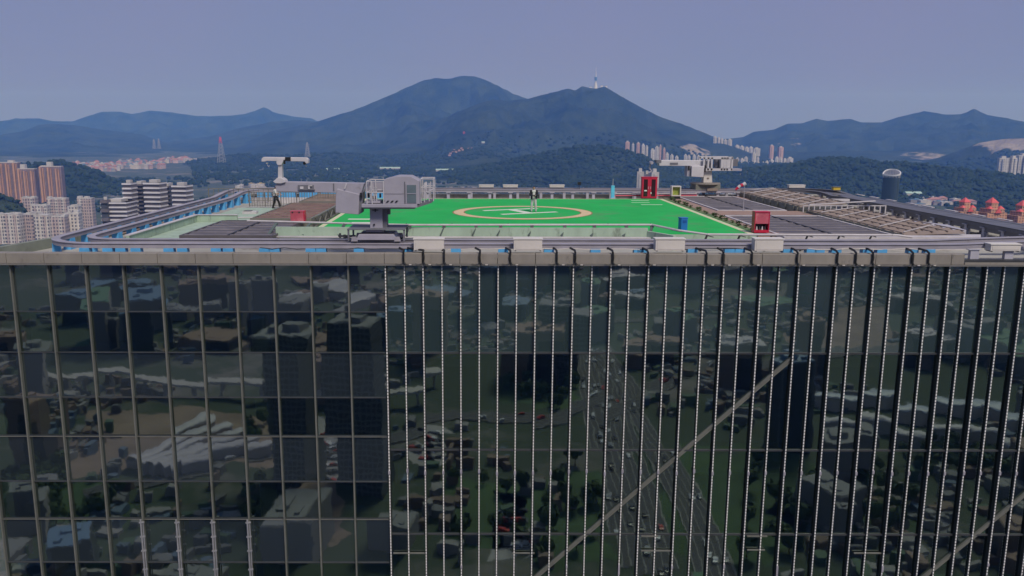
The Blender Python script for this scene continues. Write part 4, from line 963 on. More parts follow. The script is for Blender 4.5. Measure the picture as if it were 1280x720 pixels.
def remesh(o, vox):
    m = o.modifiers.new('remesh', 'REMESH'); m.mode = 'VOXEL'; m.voxel_size = vox; m.use_smooth_shade = True
    s_ = o.modifiers.new('smooth', 'SMOOTH'); s_.iterations = 3; s_.factor = .5; return o
m_skin = mat('skin', (.42, .26, .18), .55, .06, 10); m_hair = mat('black_hair', (.012, .01, .01), .6); m_shoe = mat('pale_shoe', (.45, .43, .4), .6)
def hand(mb, wr, dirv, side, up):
    """palm, four unequal curled fingers and a thumb leaving its side"""
    d = Vector(dirv).normalized(); u = Vector(up).normalized(); s_ = d.cross(u).normalized() * side
    wr = Vector(wr); pc = wr + d * .05
    for k in (-1.5, -.5, .5, 1.5): cap(mb, wr + s_ * k * .012, wr + d * .095 + s_ * k * .02, .013, .011)
    for k, ln in ((-1.5, .055), (-.5, .072), (.5, .078), (1.5, .068)):
        b0 = wr + d * .095 + s_ * k * .021; b1 = b0 + d * ln * .5 - u * ln * .2; b2_ = b1 + d * ln * .35 - u * ln * .45
        cap(mb, b0, b1, .0095, .009); cap(mb, b1, b2_, .009, .0075)
    t0 = wr + d * .03 + s_ * .028; t1 = t0 + d * .03 + s_ * .035 - u * .01; cap(mb, t0, t1, .012, .011); cap(mb, t1, t1 + d * .032 + s_ * .006 - u * .012, .0105, .009)
def person(name, label, loc, rz, J, look, cols, hairm=m_hair, jacket_open=False):
    t = thing(name, label, 'person', loc, rz)
    b = MB()
    hd = Vector(J['head']); nk = Vector(J['neck']); pv = Vector(J['pelvis'])
    ell(b, hd, .076, .095, .115); ell(b, hd + Vector((0, -.03, -.055)), .055, .06, .06)
    f = Vector(look)
    cap(b, hd + f * .09 + Vector((0, 0, .005)), hd + f * .108 + Vector((0, 0, -.022)), .010, .015)
    for s_ in (-1, 1):
        r_ = Vector((-f.y, f.x, 0)) * s_; ell(b, hd + r_ * .078, .014, .018, .03, 8)
    cap(b, nk + Vector((0, 0, -.06)), hd + Vector((0, .01, -.06)), .055, .05)
    ch = nk * .75 + pv * .25; ell(b, nk * .8 + pv * .2 , .155, .10, .14); ell(b, nk * .5 + pv * .5, .135, .095, .18); ell(b, pv, .145, .10, .13)
    for s_ in ('l', 'r'):
        sh, el, wr = Vector(J['sh_' + s_]), Vector(J['el_' + s_]), Vector(J['wr_' + s_]); hp, kn, an = Vector(J['hp_' + s_]), Vector(J['kn_' + s_]), Vector(J['an_' + s_])
        cap(b, sh, el, .05, .037); cap(b, el, wr, .037, .025); cap(b, hp, kn, .08, .052); cap(b, kn, an, .052, .036)
        cap(b, nk + Vector((0, 0, -.05)), sh, .05, .055)
        cap(b, an + Vector((0, 0, -.03)), an + Vector((0, 0, -.05)) + f * .13, .04, .03)
        hand(b, wr, (wr - el).normalized() if 'hd' not in J else J['hd'], 1 if s_ == 'l' else -1, (0, 0, 1) if 'hu' not in J else J['hu'])
    body = remesh(b.build('body', m_skin, t, smooth=True), .0075)
    h = MB(); ell(h, hd - f * .018 + Vector((0, 0, .028)), .086, .10, .108); h_ = h.build('hair', hairm, t, smooth=True)
    fe = MB()
    for s_ in (-1, 1): ell(fe, hd + f * .086 + Vector((-f.y, f.x, 0)) * .03 * s_ + Vector((0, 0, .0)), .012, .012, .008, 8)
    fe.build('eyes', m_black, t); MB().bar(hd + f * .094 + Vector((-f.y, f.x, 0)) * .022 + Vector((0, 0, -.058)), hd + f * .094 - Vector((-f.y, f.x, 0)) * .022 + Vector((0, 0, -.058)), .012, .008).build('mouth', mat('lips', (.3, .12, .1), .5), t)
    s = MB(); ell(s, nk * .8 + pv * .2, .172, .118, .155); ell(s, nk * .5 + pv * .5, .155, .112, .2); ell(s, pv + Vector((0, 0, .06)), .158, .115, .12)
    for k in ('l', 'r'):
        sh, el, wr = Vector(J['sh_' + k]), Vector(J['el_' + k]), Vector(J['wr_' + k]); cap(s, nk + Vector((0, 0, -.06)), sh, .05, .064); cap(s, sh, sh * .25 + el * .75 if not jacket_open else el, .064, .058)
    remesh(s.build('shirt', cols[0], t, smooth=True), .012)
    if jacket_open:
        j = MB()
        for k, sg in (('l', 1), ('r', -1)):
            sh, el, wr = Vector(J['sh_' + k]), Vector(J['el_' + k]), Vector(J['wr_' + k]); cap(j, sh, el, .078, .064); cap(j, el, wr - (wr - el) * .08, .062, .05); cap(j, nk + Vector((0, .02, -.05)), sh, .062, .078)
            cap(j, sh + Vector((-.03 * sg, .01, -.08)), pv + Vector((.155 * sg, .01, -.13)), .075, .06)
            cap(j, sh * .6 + nk * .4 + Vector((0, -.05, -.1)), pv + Vector((.13 * sg, -.07, -.1)), .05, .045)
        ell(j, nk * .6 + pv * .4 + Vector((0, .07, 0)), .17, .08, .28); ell(j, pv + Vector((0, .07, 0)), .16, .07, .15)
        remesh(j.build('jacket', cols[2], t, smooth=True), .012)
    q = MB(); ell(q, pv, .16, .118, .13)
    for k in ('l', 'r'):
        hp, kn, an = Vector(J['hp_' + k]), Vector(J['kn_' + k]), Vector(J['an_' + k]); cap(q, hp, kn, .105, .088); cap(q, kn, an + Vector((0, 0, .02)), .088, .074)
    remesh(q.build('trousers', cols[1], t, smooth=True), .012)
    for k in ('l', 'r'):
        an = Vector(J['an_' + k]); e = MB(); cap(e, an + Vector((0, 0, -.035)) - f * .03, an + Vector((0, 0, -.045)) + f * .15, .05, .038); e.box(an.x - .045, an.x + .045, an.y - .09 if abs(f.y) > .5 else an.y - .045, an.y + .06 if abs(f.y) > .5 else an.y + .045, an.z - .085, an.z - .07)
        remesh(e.build('shoe', cols[3], t, smooth=True), .008)
    return t
fr = lambda *a: a
J1 = dict(head=(0, -.02, 1.585), neck=(0, 0, 1.45), pelvis=(0, 0, .95), sh_l=(.19, .0, 1.40), sh_r=(-.19, 0, 1.40), el_l=(.26, -.03, 1.13), el_r=(-.26, -.03, 1.13), wr_l=(.10, -.24, 1.10), wr_r=(-.10, -.24, 1.10),
          hp_l=(.09, 0, .9), hp_r=(-.09, 0, .9), kn_l=(.125, -.02, .49), kn_r=(-.125, -.02, .49), an_l=(.15, .02, .085), an_r=(-.15, .02, .085))
p = onz(667, 264.6, 0.0)
person('person', 'person in an open black jacket and pale trousers standing on the helipad letter', (p.x, p.y, .008), R(4), J1, (0, -1, -.0),
       (mat('white_shirt', (.55, .54, .5), .8), mat('pale_trousers', (.46, .45, .43), .85), mat('black_jacket', (.012, .013, .02), .8), m_shoe), jacket_open=True)
t = thing('remote_controller', 'small dark remote controller held by the person on the helipad', 'controller', (p.x, p.y - .34, 1.08))
MB().box(-.08, .08, -.04, .04, -.02, .02).build('body', m_black, t, bevel=.006); MB().box(-.05, .05, -.01, .04, .021, .09).build('screen', m_dark, t); 
for s_ in (-1, 1): MB().tube((s_ * .05, 0, .02), (s_ * .05, 0, .035), .008).build('stick', m_dark, t)
J2 = dict(head=(.06, 0, 1.56), neck=(.03, 0, 1.42), pelvis=(-.02, 0, .92), sh_l=(.03, .18, 1.37), sh_r=(.03, -.18, 1.37), el_l=(.14, .2, 1.14), el_r=(.10, -.22, 1.13), wr_l=(.36, .10, 1.08), wr_r=(.32, -.13, 1.02),
          hp_l=(-.02, .09, .88), hp_r=(-.02, -.09, .88), kn_l=(.2, .1, .52), kn_r=(-.08, -.1, .48), an_l=(.3, .1, .085), an_r=(-.2, -.1, .085))
p = onz(345, 260.4, -.45)
def person2():
    return person('person', 'person in a white shirt and black trousers walking by the brown railing', (p.x, p.y, -.45), 0, J2, (1, 0, 0), (mat('white_shirt', (.55, .54, .5), .8), mat('black_trousers', (.012, .012, .014), .8), None, m_black))
person2()
t = thing('shoulder_bag', 'small black bag hanging at the hip of the walking person', 'bag', (p.x + .13, p.y - .25, .32))
MB().prismy([(-.14, -.1), (.14, -.1), (.15, .08), (.1, .12), (-.1, .12), (-.15, .08)], -.05, .05).build('body', m_black, t, bevel=.01)
MB().path([(-.12, 0, .1), (-.12, .14, .55), (-.1, .25, .62)], .012).build('strap', m_black, t); MB().box(-.1, .1, -.06, -.052, -.05, .05).build('pocket', m_dark, t)

# ------------------------------------------------------------------ the city beyond the roof
m_roofw = mat('city_roof_white', (.48, .46, .44), .8, .1, .05); m_roofg = mat('city_roof_grey', (.2, .2, .2), .85, .15, .05)
w_orange = window_mat('orange_tower_wall', (.50, .28, .16), (.10, .08, .09), 7.0, 3.1, .42, .55)
w_mauve = window_mat('mauve_tower_wall', (.25, .18, .17), (.07, .06, .07), 5.0, 3.1, .5, .55)
w_white = window_mat('white_block_wall', (.56, .52, .48), (.09, .085, .10), 6.4, 6.4, .42, .55)
w_pink = window_mat('pinkish_block_wall', (.44, .36, .34), (.08, .07, .085), 5.2, 6.4, .5, .55)
w_far = window_mat('far_tower_wall', (.52, .50, .48), (.16, .16, .18), 9, 6, .45, .45)
w_farp = window_mat('far_tower_wall_pink', (.50, .33, .28), (.2, .14, .14), 9, 6, .45, .45)
w_band = mat('grey_glass_band', (.07, .075, .085), .3, .3, .1); w_slabw = mat('white_balcony_band', (.62, .60, .62), .7, .08, .1)
w_dkband = mat('brown_grey_band', (.14, .125, .135), .6, .2, .1)
def face(D, px0, px1, pt, pb=None):
    a = at(px0, pt, D); b = at(px1, pt, D); return a.x, b.x, a.z
def root_at(name, label, cat, px, D, group=None, z=None, rz=0.):
    x = at(px, 200, D).x; zz = GZ if z is None else z; return thing(name, label, cat, (x, D, zz), rz, group)

for (x0, x1, pt, lb, boxes) in ((-22, 21.5, 203.5, 'orange and mauve apartment slab at the left edge, widest of the three', ((0, 7.5, 203, 211), (8, 15, 200.5, 204))),
                               (20, 43, 211.5, 'orange and mauve apartment tower in the middle of the three at left', ((24, 30, 205.5, 212),)),
                               (47.5, 76, 208.5, 'orange and mauve apartment tower standing alone right of the other two', ((50, 56.5, 207, 213.5), (57, 63, 202.5, 209)))):
    D = 2350; X0, X1, zt = face(D, x0, x1, pt); W = X1 - X0; H_ = zt - GZ
    t = thing('apartment_tower', lb, 'building', ((X0 + X1) / 2, D, GZ), R(3))
    mb = MB().box(-W / 2 + 2, W / 2 - 2, 2, 22, 0, H_); mb.build('wall', w_mauve, t)
    n = max(2, int(W / 17)); 
    for i in range(n):
        cx_ = -W / 2 + (i + .28) * W / n + 1; hh = H_ - random.choice((0, 2, 5))
        MB().box(cx_ - 3.4, cx_ + 3.4, -2.5, 20, 0, hh).build('bay', w_orange, t)
        MB().box(cx_ + 4.8, cx_ + 7.2, -1.5, 18, 0, hh - 3).build('bay', w_orange, t)
        MB().box(cx_ - 6.6, cx_ - 5.0, -1.0, 18, 0, hh - 1).build('bay', w_mauve, t)
    for (a, b, c, d) in boxes:
        A, B, zz = face(D, a, b, c); o = MB().box(A - t.location.x, B - t.location.x, 4, 16, H_ - 8, zz - GZ).build('roof_tower', m_roofw, t)
    MB().box(-W / 2 + 2.5, W / 2 - 2.5, 3, 20, H_ + .02, H_ + 1.5).build('roof', m_roofw, t)

def midrise(px0, px1, pt, D, wall, label, group=None, bumps=3, depth=16, zb=None):
    X0, X1, zt = face(D, px0, px1, pt); W = X1 - X0; zb = GZ if zb is None else zb; H_ = zt - zb
    t = thing('apartment_block', label, 'building', ((X0 + X1) / 2, D, zb), R(random.uniform(-8, 8)), group)
    MB().box(-W / 2, W / 2, 0, depth, 0, H_).build('wall', wall, t)
    n = max(1, int(W / 11))
    for i in range(n):
        cx_ = -W / 2 + (i + .5) * W / n; MB().box(cx_ - 2.3, cx_ + 2.3, -1.8, .4, 0, H_ - random.uniform(0, 3)).build('bay', random.choice((w_white, w_pink)), t)
    for i in range(bumps):
        cx_ = random.uniform(-W / 2 + 3, W / 2 - 3); w_ = random.uniform(2, 4); MB().box(cx_ - w_, cx_ + w_, 2, depth - 3, H_ + .01, H_ + random.uniform(2, 5)).build('roof_hut', m_roofw, t)
    MB().box(-W / 2 - .3, W / 2 + .3, -.3, depth + .3, H_ - .8, H_ + .6).build('parapet', m_roofw, t)
    return t
LB = [(-25, 2, 268, 1500, w_white, 'white apartment block at the very left edge below the wooded knoll'), (2, 23, 267.5, 1500, w_white, 'white apartment block with a domed stair hut at the lower left'),
      (24, 41, 268, 1520, w_pink, 'grey pink apartment block with dark balconies at the lower left'), (41, 60, 268.5, 1490, w_white, 'white apartment block with tall pale piers, centre of the front row'),
      (60, 80, 271, 1500, w_pink, 'pinkish apartment block left of the round cornered row'), (80, 98, 267, 1530, w_white, 'white apartment block at the right end of the front row'),
      (27, 43, 247, 1800, w_pink, 'pink apartment block directly under the orange towers'), (38, 58, 257, 1700, w_white, 'white flat roofed block rising behind the front row'), (58, 82, 248, 1850, w_pink, 'grey pink block with stepped roof right below the lone orange tower'),
      (96, 114, 248, 1750, w_pink, 'mauve apartment block with twin roof huts behind the right of the front row'), (84, 97, 258, 1680, w_white, 'small white block in the gap left of the mauve block')]
for a in LB: midrise(a[0], a[1], a[2], a[3], a[4], a[5])

def banded(px0, px1, pt, D, fl, label, dark=False, depth=20, rz=0, glass=w_band):
    X0, X1, zt = face(D, px0, px1, pt); W = X1 - X0; H_ = zt - GZ
    t = thing('office_block', label, 'building', ((X0 + X1) / 2, D, GZ), R(rz))
    MB().box(-W / 2, W / 2, 0, depth, 0, H_).build('wall', glass if dark else w_dkband, t)
    n = int(H_ / fl)
    for i in range(min(n, 36)):
        z = H_ - i * fl
        MB().box(-W / 2 - .3, W / 2 + .3, -1.6, depth + .6, z - fl * .34, z).build('floor_band', w_slabw if not dark else w_dkband, t)
    MB().box(-W / 4, W / 4, 3, depth - 4, H_ + .02, H_ + 3).build('roof_hut', m_roofw, t); return t
banded(126, 158, 253, 830, 4.2, 'low white banded office block left of the striped towers', depth=25)
banded(126, 134, 250, 826, 9, 'narrow dark glass block with white top at the left of the striped towers', dark=True, depth=8)
banded(153, 164, 229, 850, 4.6, 'striped white office tower, leftmost of the three', rz=-4, depth=12)
banded(166.5, 178, 230.5, 868, 3.9, 'grey glass office tower between the left two striped towers', dark=True)
banded(179, 200, 228.5, 850, 4.6, 'striped white office tower in the middle of the three, the widest', rz=-8, depth=14)
banded(202, 211.5, 233, 868, 3.9, 'dark grey glass office tower right of the widest striped tower', dark=True)
banded(214.5, 233, 232, 850, 4.6, 'striped white office tower, rightmost of the three', rz=-8, depth=14)

# scattered settlement under the left mountains (counted as single houses)
m_ht = [mat('house_wall_pale', (.46, .42, .40), .8), mat('house_wall_pink', (.46, .33, .31), .8), mat('house_wall_grey', (.28, .27, .28), .8)]
m_hr = [mat('house_roof_red', (.33, .17, .15), .8), mat('house_roof_white', (.5, .48, .46), .8), mat('house_roof_blue', (.14, .24, .32), .6)]
def house_proto(nm, wall, roof, label, group, hip=True):
    t = thing(nm, label, 'house', (0, 0, -500), 0, group)
    MB().box(-.5, .5, -.4, .4, 0, 1).build('wall', wall, t)
    if hip: MB().add([(-.56, -.46, 1), (.56, -.46, 1), (.56, .46, 1), (-.56, .46, 1), (-.2, 0, 1.4), (.2, 0, 1.4)], [(0, 1, 5, 4), (1, 2, 5), (2, 3, 4, 5), (3, 0, 4)]).build('roof', roof, t)
    else: MB().box(-.52, .52, -.42, .42, 1, 1.06).box(-.2, .1, -.2, .2, 1.06, 1.25).build('roof', roof, t)
    return remember(t)
HP = [house_proto('house', m_ht[0], m_hr[1], 'pale flat roofed building in the hazy town below the left mountains', 'pale buildings in the hazy left town', False),
      house_proto('house', m_ht[1], m_hr[0], 'pink building with a red roof in the hazy town below the left mountains', 'red roofed buildings in the hazy left town'),
      house_proto('house', m_ht[2], m_hr[2], 'grey building with a bluish roof in the hazy town below the left mountains', 'grey buildings in the hazy left town', False)]
used = set()
def put(pr, loc, sc, rz):
    if pr.name not in used: used.add(pr.name); o = pr
    else: o = copy_thing(pr, loc, rz)
    o.location = loc; o.scale = sc; o.rotation_euler = (0, 0, rz); return o
for i in range(280):
    px = random.uniform(92, 205) if i < 235 else random.uniform(205, 250); py = 203.5 + max(0, (px - 92)) * .0 + random.uniform(0, 8) + (3 if px < 150 else 0)
    if px > 205: py = random.uniform(200, 204)
    D = (CAMZ - GZ) / -(ray(px, py).z / ray(px, py).y); p = at(px, py, min(D, 6200))
    put(HP[random.choice((0, 0, 1, 1, 2))], (p.x, p.y, GZ if D < 6200 else p.z), (random.uniform(14, 34), random.uniform(14, 24), random.uniform(9, 24)), random.uniform(-.5, .5))

# lattice masts and the tower on the summit
def pylon(px, pb, pt, D, label, wide, mm, top=None, name='lattice_mast'):
    B = at(px, pb, D); T = at(px, pt, D); h = T.z - B.z; t = thing(name, label, 'mast', (B.x, D, B.z)); mb = MB(); k = 8; tp = MB()
    for i in range(k):
        z0, z1 = h * i / k, h * (i + 1) / k; w0 = wide * (1 - .85 * i / k); w1 = wide * (1 - .85 * (i + 1) / k); M_ = tp if (top and i >= k - 2) else mb
        for sx in (-1, 1):
            for sy in (-1, 1): M_.bar((sx * w0, sy * w0, z0), (sx * w1, sy * w1, z1), 1.3, 1.3, (0, 1, 0))
            M_.bar((sx * w0, -w0, z0), (-sx * w1, -w1, z1), .9, .9, (0, 1, 0)); M_.bar((sx * w0, w0, z0), (-sx * w1, w1, z1), .9, .9, (0, 1, 0))
    mb.build('lattice', mm, t)
    if top: tp.box(-wide * .28, wide * .28, -wide * .28, wide * .28, h * .86, h * .93); tp.build('head', top, t)
    for zf in (.6, .75, .88) if not top else (): MB().bar((-wide * 1.1, 0, h * zf), (wide * 1.1, 0, h * zf), 1.2, 1.2).build('cross_arm', mm, t)
    return t
m_mast = mat('mast_steel', (.34, .34, .36), .6); m_mastr = mat('mast_red', (.60, .10, .12), .6)
pylon(277, 203, 171, 4300, 'tall lattice mast with a red head in the left valley', 17, m_mast, top=m_mastr)
pylon(384.5, 196, 178, 4300, 'pale lattice power pylon above the crane jib', 12, m_mast, name='power_pylon')
pylon(193, 186, 174, 6200, 'faint lattice power pylon before the left mountains, left one of the pair', 10, m_mast, name='power_pylon')
pylon(199, 186, 173, 6300, 'faint lattice power pylon before the left mountains, right one of the pair', 10, m_mast, name='power_pylon')
pylon(1236, 240, 228, 2700, 'lattice power pylon on the dark hill at the right', 7, m_mast, name='power_pylon')
pylon(580, 174, 164, 5900, 'small red and white mast on the slope below the main peak', 10, m_mastr)
D = 7000; B = at(744.5, 109.5, D); t = thing('broadcast_tower', 'slim white broadcast tower with blue band on the summit', 'tower', (B.x, D, B.z - 20)); k = D / 1040
m_tw = mat('tower_white', (.62, .62, .62), .6); m_tb = mat('tower_blue', (.10, .22, .42), .5)
MB().tube((0, 0, 0), (0, 0, 20 + 5 * k), 2.6 * k, 1.6 * k, 16).build('podium', m_tw, t)
MB().tube((0, 0, 20 + 4 * k), (0, 0, 20 + 8.5 * k), 1.0 * k, .8 * k, 16).build('shaft', m_tw, t)
MB().tube((0, 0, 20 + 8.5 * k), (0, 0, 20 + 12.5 * k), 1.7 * k, 1.7 * k, 20).build('pod', m_tb, t)
MB().tube((0, 0, 20 + 12.5 * k), (0, 0, 20 + 17 * k), .7 * k, .4 * k, 10).tube((0, 0, 20 + 17 * k), (0, 0, 20 + 24 * k), .3 * k, .12 * k, 8).build('aerial', m_tw, t)
for (px, py, w_, h_) in ((752, 109, 3, 2), (757.5, 109, 3, 1.6), (738, 109.8, 2.5, 1.2)):
    p = at(px, py, D); tt = thing('summit_station', 'low white summit building %s' % {752: 'just right of the broadcast tower', 757.5: 'at the right end of the summit', 738: 'left of the broadcast tower'}[px], 'building', (p.x, D, p.z - 6))
    MB().box(-w_ * k / 2, w_ * k / 2, -8, 8, 0, 6 + h_ * k).build('wall', m_tw, tt); MB().box(-w_ * k / 2 - 1, w_ * k / 2 + 1, -9, 9, 6 + h_ * k, 8 + h_ * k).build('roof', m_roofg, tt)

# red roofed villas and pale sheds on the middle slopes
i = 0
for (px, py) in ((563, 193), (566, 191.5), (570, 191), (574, 189.5), (578, 188.5), (582, 188), (586, 187.5), (590, 187), (568, 189), (577, 186.5), (562, 195.5)):
    p = hit(px, py); 
    put(house_proto('villa', m_ht[1], m_hr[0], 'red roofed villa in the cluster on the slope below the main peak', 'red roofed villas on the mountain slope') if i == 0 else vil, (p.x, p.y, p.z), (p.y / 1040 * 3.2, 22, p.y / 1040 * 1.6), 0)
    if i == 0: vil = [o for o in bpy.data.objects if o.name == 'villa'][0]
    i += 1
m_shed = mat('pale_green_shed_roof', (.38, .52, .46), .6, .1, .02)
for (x0, x1, py, lb) in ((475, 500, 210.5, 'long pale green roof in the valley left of the peak'), (545, 578, 213, 'long pale green roof in the valley beyond the near crane'), (1131, 1150, 243.5, 'teal shed roof behind the right hand track'), (602, 606, 178.5, 'small white house high on the slope below the main peak'), (408, 424, 212, 'faint pale roof in the valley above the crane boom')):
    p = hit((x0 + x1) / 2, py + 1); a = at(x0, py, p.y); b = at(x1, py, p.y); z0 = max(p.z, GZ); W = b.x - a.x; hh = max(6, p.y / 1040 * 1.4)
    t = thing('shed', lb, 'shed', ((a.x + b.x) / 2, p.y, z0)); MB().box(-W / 2, W / 2, -12, 12, 0, hh).build('wall', m_ht[0], t); MB().add([(-W / 2 - 1, -13, hh), (W / 2 + 1, -13, hh), (W / 2 + 1, 13, hh), (-W / 2 - 1, 13, hh), (-W / 2 - 1, 0, hh + 5), (W / 2 + 1, 0, hh + 5)], [(0, 1, 5, 4), (1, 2, 5), (2, 3, 4, 5), (3, 0, 4)]).build('roof', m_shed, t)

# the tower cluster right of the peak
def ftower(px0, px1, pt, pb, D, wall, label, group=None):
    X0, X1, zt = face(D, px0, px1, pt); zb = at(px0, pb, D).z - 25; W = X1 - X0
    t = thing('apartment_tower', label, 'building', ((X0 + X1) / 2, D, zb), R(random.uniform(-18, 18)), group); H_ = zt - zb
    MB().box(-W / 2, W / 2, -W * .35, W * .35, 0, H_).box(-W * .2, W * .2, -W * .5, -W * .36, 0, H_ - 4).build('wall', wall, t); MB().box(-W * .25, W * .2, -W * .2, W * .2, H_ + .05, H_ + 7).build('roof_hut', m_roofw, t)
gA, gB = 'white towers of the distant cluster right of the peak', 'pink towers of the distant cluster right of the peak'
lA, lB = 'white apartment tower in the distant cluster between the peak and the right mountains', 'pink apartment tower in the distant cluster between the peak and the right mountains'
TW = [(782,787,177.5,188,1),(790,793,180,188,0),(796,800,179,188,1),(802,806,181,190,0),(807,810,183,190,0),(813,818,187,198,0),(819,824,184,200,0),(824.5,827,182,196,1),(829,832,186,196,1),(832,836,192,200,0),(838,842,194,200,0),(844,848,196,201,0),(855,859,194,201,0),(859.5,863,195,201,0),(866,870,194,201,0),(871,875,195,201,0),
      (892,896,171,178,0),(897,900,172.5,180,0),(901,904,173.5,181,0),(905,909,175,183,0),(910,915,174.5,186,0),(919,924,182,188,0),(925,930,183,189,0),(931,936,184.5,190,0),(937,941,184,192,0),(942,950,185.5,191,0),(940,945,191,205,0),(946,949,197,206,0),
      (962,967,182,194,1),(973,979,184,195,1),(969,973,197,205,0),(974,978,198,206,0),(979,983,199,207,0),(984,991,197.5,204,0),
      (925,930,199,214,0),(930.5,935,197,216,0),(935.5,939,203,214,0),(915,919,200,212,0),(920,924,198,213,0),(941,946,205,212,0),(947,951,204,211,0),(952,956,203.5,210,0),(957,961,202,209,0),(962,967,200,208,0),(880,884,201,210,0),(886,890,203,212,0),(892,897,204,213,0),(900,905,203,213,0),(907,912,205,214,0)]
for (a, b, c, d, k_) in TW:
    D = (4800 if a < 880 else 6400) if d < 193 or a < 880 else (5200 if d > 200 else 5800); ftower(a, b, c, d, D, w_farp if k_ else w_far, lB if k_ else lA, gB if k_ else gA)
ftower(796.5, 805, 214.5, 250, 1750, window_mat('grey_tower_wall', (.40, .38, .37), (.12, .12, .13), 30, 3.5, .0, .4), 'pale grey tower just left of the crimson cabinet')
ftower(805.5, 812.5, 217.5, 250, 1780, w_dkband, 'brown grey tower rising directly behind the crimson cabinet')
ftower(813, 823, 215, 250, 1750, MATS['grey_tower_wall'], 'pale tower with fins just right of the crimson cabinet')
for (a, b, c, lb) in ((1249, 1260, 197.5, 'white high rise at the right edge with dark windows, left one'), (1261.5, 1271.5, 197, 'white high rise at the right edge, second from the left'), (1272.5, 1290, 194, 'white high rise cut by the right edge of the view')):
    ftower(a, b, c, 222, 3100, w_far, lb)

# glass tower with an oval crown
D = 1300; X0, X1, zt = face(D, 1103.5, 1122.5, 224); t = thing('glass_tower', 'dark glass tower with a slanted oval metal crown beyond the right hand track', 'building', ((X0 + X1) / 2, D, GZ)); rx = (X1 - X0) / 2; ry = 14
def oval(rx, ry, n=36): return [(rx * math.cos(2 * math.pi * i / n), 1.3 * ry * math.sin(2 * math.pi * i / n) * abs(math.cos(math.pi * i / n)) ** .8) for i in range(n)]
H_ = at(1114, 217, D).z - GZ
w_gt = window_mat('dark_green_glass_wall', (.05, .08, .085), (.03, .05, .06), 3, 3.8, .9, .85)
MB().prism(oval(rx, ry), 0, H_ - 6).build('wall', w_gt, t)
ov = []; nn = 36
for i in range(nn):
    a = 2 * math.pi * i / nn; x = rx * 1.02 * math.cos(a); y = ry * 1.33 * math.sin(a) * abs(math.cos(a / 2)) ** .8; z = H_ + 1 + x / rx * 2.5 + (y / ry) * 3.2; ov.append(Vector((x, y, z)))
cr = MB()
for i in range(nn): cr.bar(ov[i], ov[(i + 1) % nn], 1.6, 2.2)
cr.build('crown_ring', m_tw, t); rb = MB()
for i in range(2, 17): rb.bar(ov[i], ov[nn - i], .8, .8)
for i in range(0, nn, 2): rb.bar(ov[i], (ov[i].x * .98, ov[i].y * .98, H_ - 6), .6, .6, (1, .2, 0))
rb.build('crown_ribs', m_mast, t)
for i in (3, 30, 33): MB().bar((rx * 1.01 * math.cos(2*math.pi*i/nn), ry * 1.01 * math.sin(2*math.pi*i/nn), 0), (rx * 1.01 * math.cos(2*math.pi*i/nn), ry * 1.01 * math.sin(2*math.pi*i/nn), H_), .7, .7, (1, 0, 0)).build('edge_fin', m_mast, t)

# stepped towers with red pyramid roofs
m_py = mat('red_pyramid_roof', (.62, .10, .09), .7); w_py = window_mat('orange_stone_wall', (.50, .27, .17), (.16, .08, .06), 4, 3.3, .45, .5)
for (c_, s_, pt, lb) in ((1207, 1.0, 246.5, 'orange stepped tower with red pyramid roof, left one of the three'), (1241, 1.1, 246.5, 'orange stepped tower with red pyramid roof and twin gables, middle one of the three'), (1279, 1.1, 250, 'orange stepped tower with red pyramid roof, cut by the right edge')):
    D = 1050; k = D / 1040 * s_; p = at(c_, pt, D); H_ = p.z - GZ; t = thing('stepped_tower', lb, 'building', (p.x, D, GZ), R(12))
    MB().box(-13 * k, 13 * k, -9 * k, 9 * k, 0, H_ - 17 * k).build('wall', w_py, t)
    MB().box(-9 * k, 9 * k, -9.5 * k, 7 * k, H_ - 17 * k + .02, H_ - 12.5 * k).build('upper_wall', w_py, t); MB().box(-4.5 * k, 4.5 * k, -4.5 * k, 4.5 * k, H_ - 12.5 * k, H_ - 6 * k).build('lantern', w_py, t)
    def pyr(mb, cx, cy, r, z, h): return mb.add([(cx - r, cy - r, z), (cx + r, cy - r, z), (cx + r, cy + r, z), (cx - r, cy + r, z), (cx, cy, z + h)], [(0, 1, 4), (1, 2, 4), (2, 3, 4), (3, 0, 4), (0, 3, 2, 1)])
    pyr(MB(), 0, 0, 5.0 * k, H_ - 6 * k, 6 * k).build('pyramid_roof', m_py, t)
    for sx in (-1, 1): pyr(MB(), sx * 7 * k, -5 * k, 3 * k, H_ - 12.4 * k, 3.2 * k).build('corner_roof', m_py, t)
    MB().prismy([(-4 * k, H_ - 17 * k), (4 * k, H_ - 17 * k), (0, H_ - 11.5 * k)], -11 * k, -9.6 * k).build('gable', m_py, t)
# low white and red sheds in the right valley
hp2 = [house_proto('shed', m_ht[0], m_hr[1], 'low white shed in the valley behind the right hand track', 'white sheds in the right valley', False), house_proto('shed', m_ht[1], m_hr[0], 'red roofed shed in the valley behind the right hand track', 'red sheds in the right valley'), house_proto('shed', m_ht[2], m_hr[2], 'grey shed with bluish roof in the valley behind the right hand track', 'grey sheds in the right valley', False)]
for i in range(60):
    px = random.uniform(1140, 1225); py = random.uniform(243, 252) if i < 45 else random.uniform(252, 258); p = onz(px, py, GZ)
    put(hp2[random.choice((0, 0, 1, 2))], (p.x, p.y, GZ), (random.uniform(15, 40), random.uniform(15, 22), random.uniform(6, 14)), random.uniform(-.4, .4))
hp3 = house_proto('shed', m_ht[0], m_hr[1], 'low pale building in the valley left of the helipad behind the crane', 'pale buildings behind the far left track', False); hp4 = house_proto('shed', m_ht[2], mat('yellow_roof', (.5, .38, .12), .7), 'yellow roofed building in the valley behind the far left track', 'yellow roofed buildings behind the far left track', False)
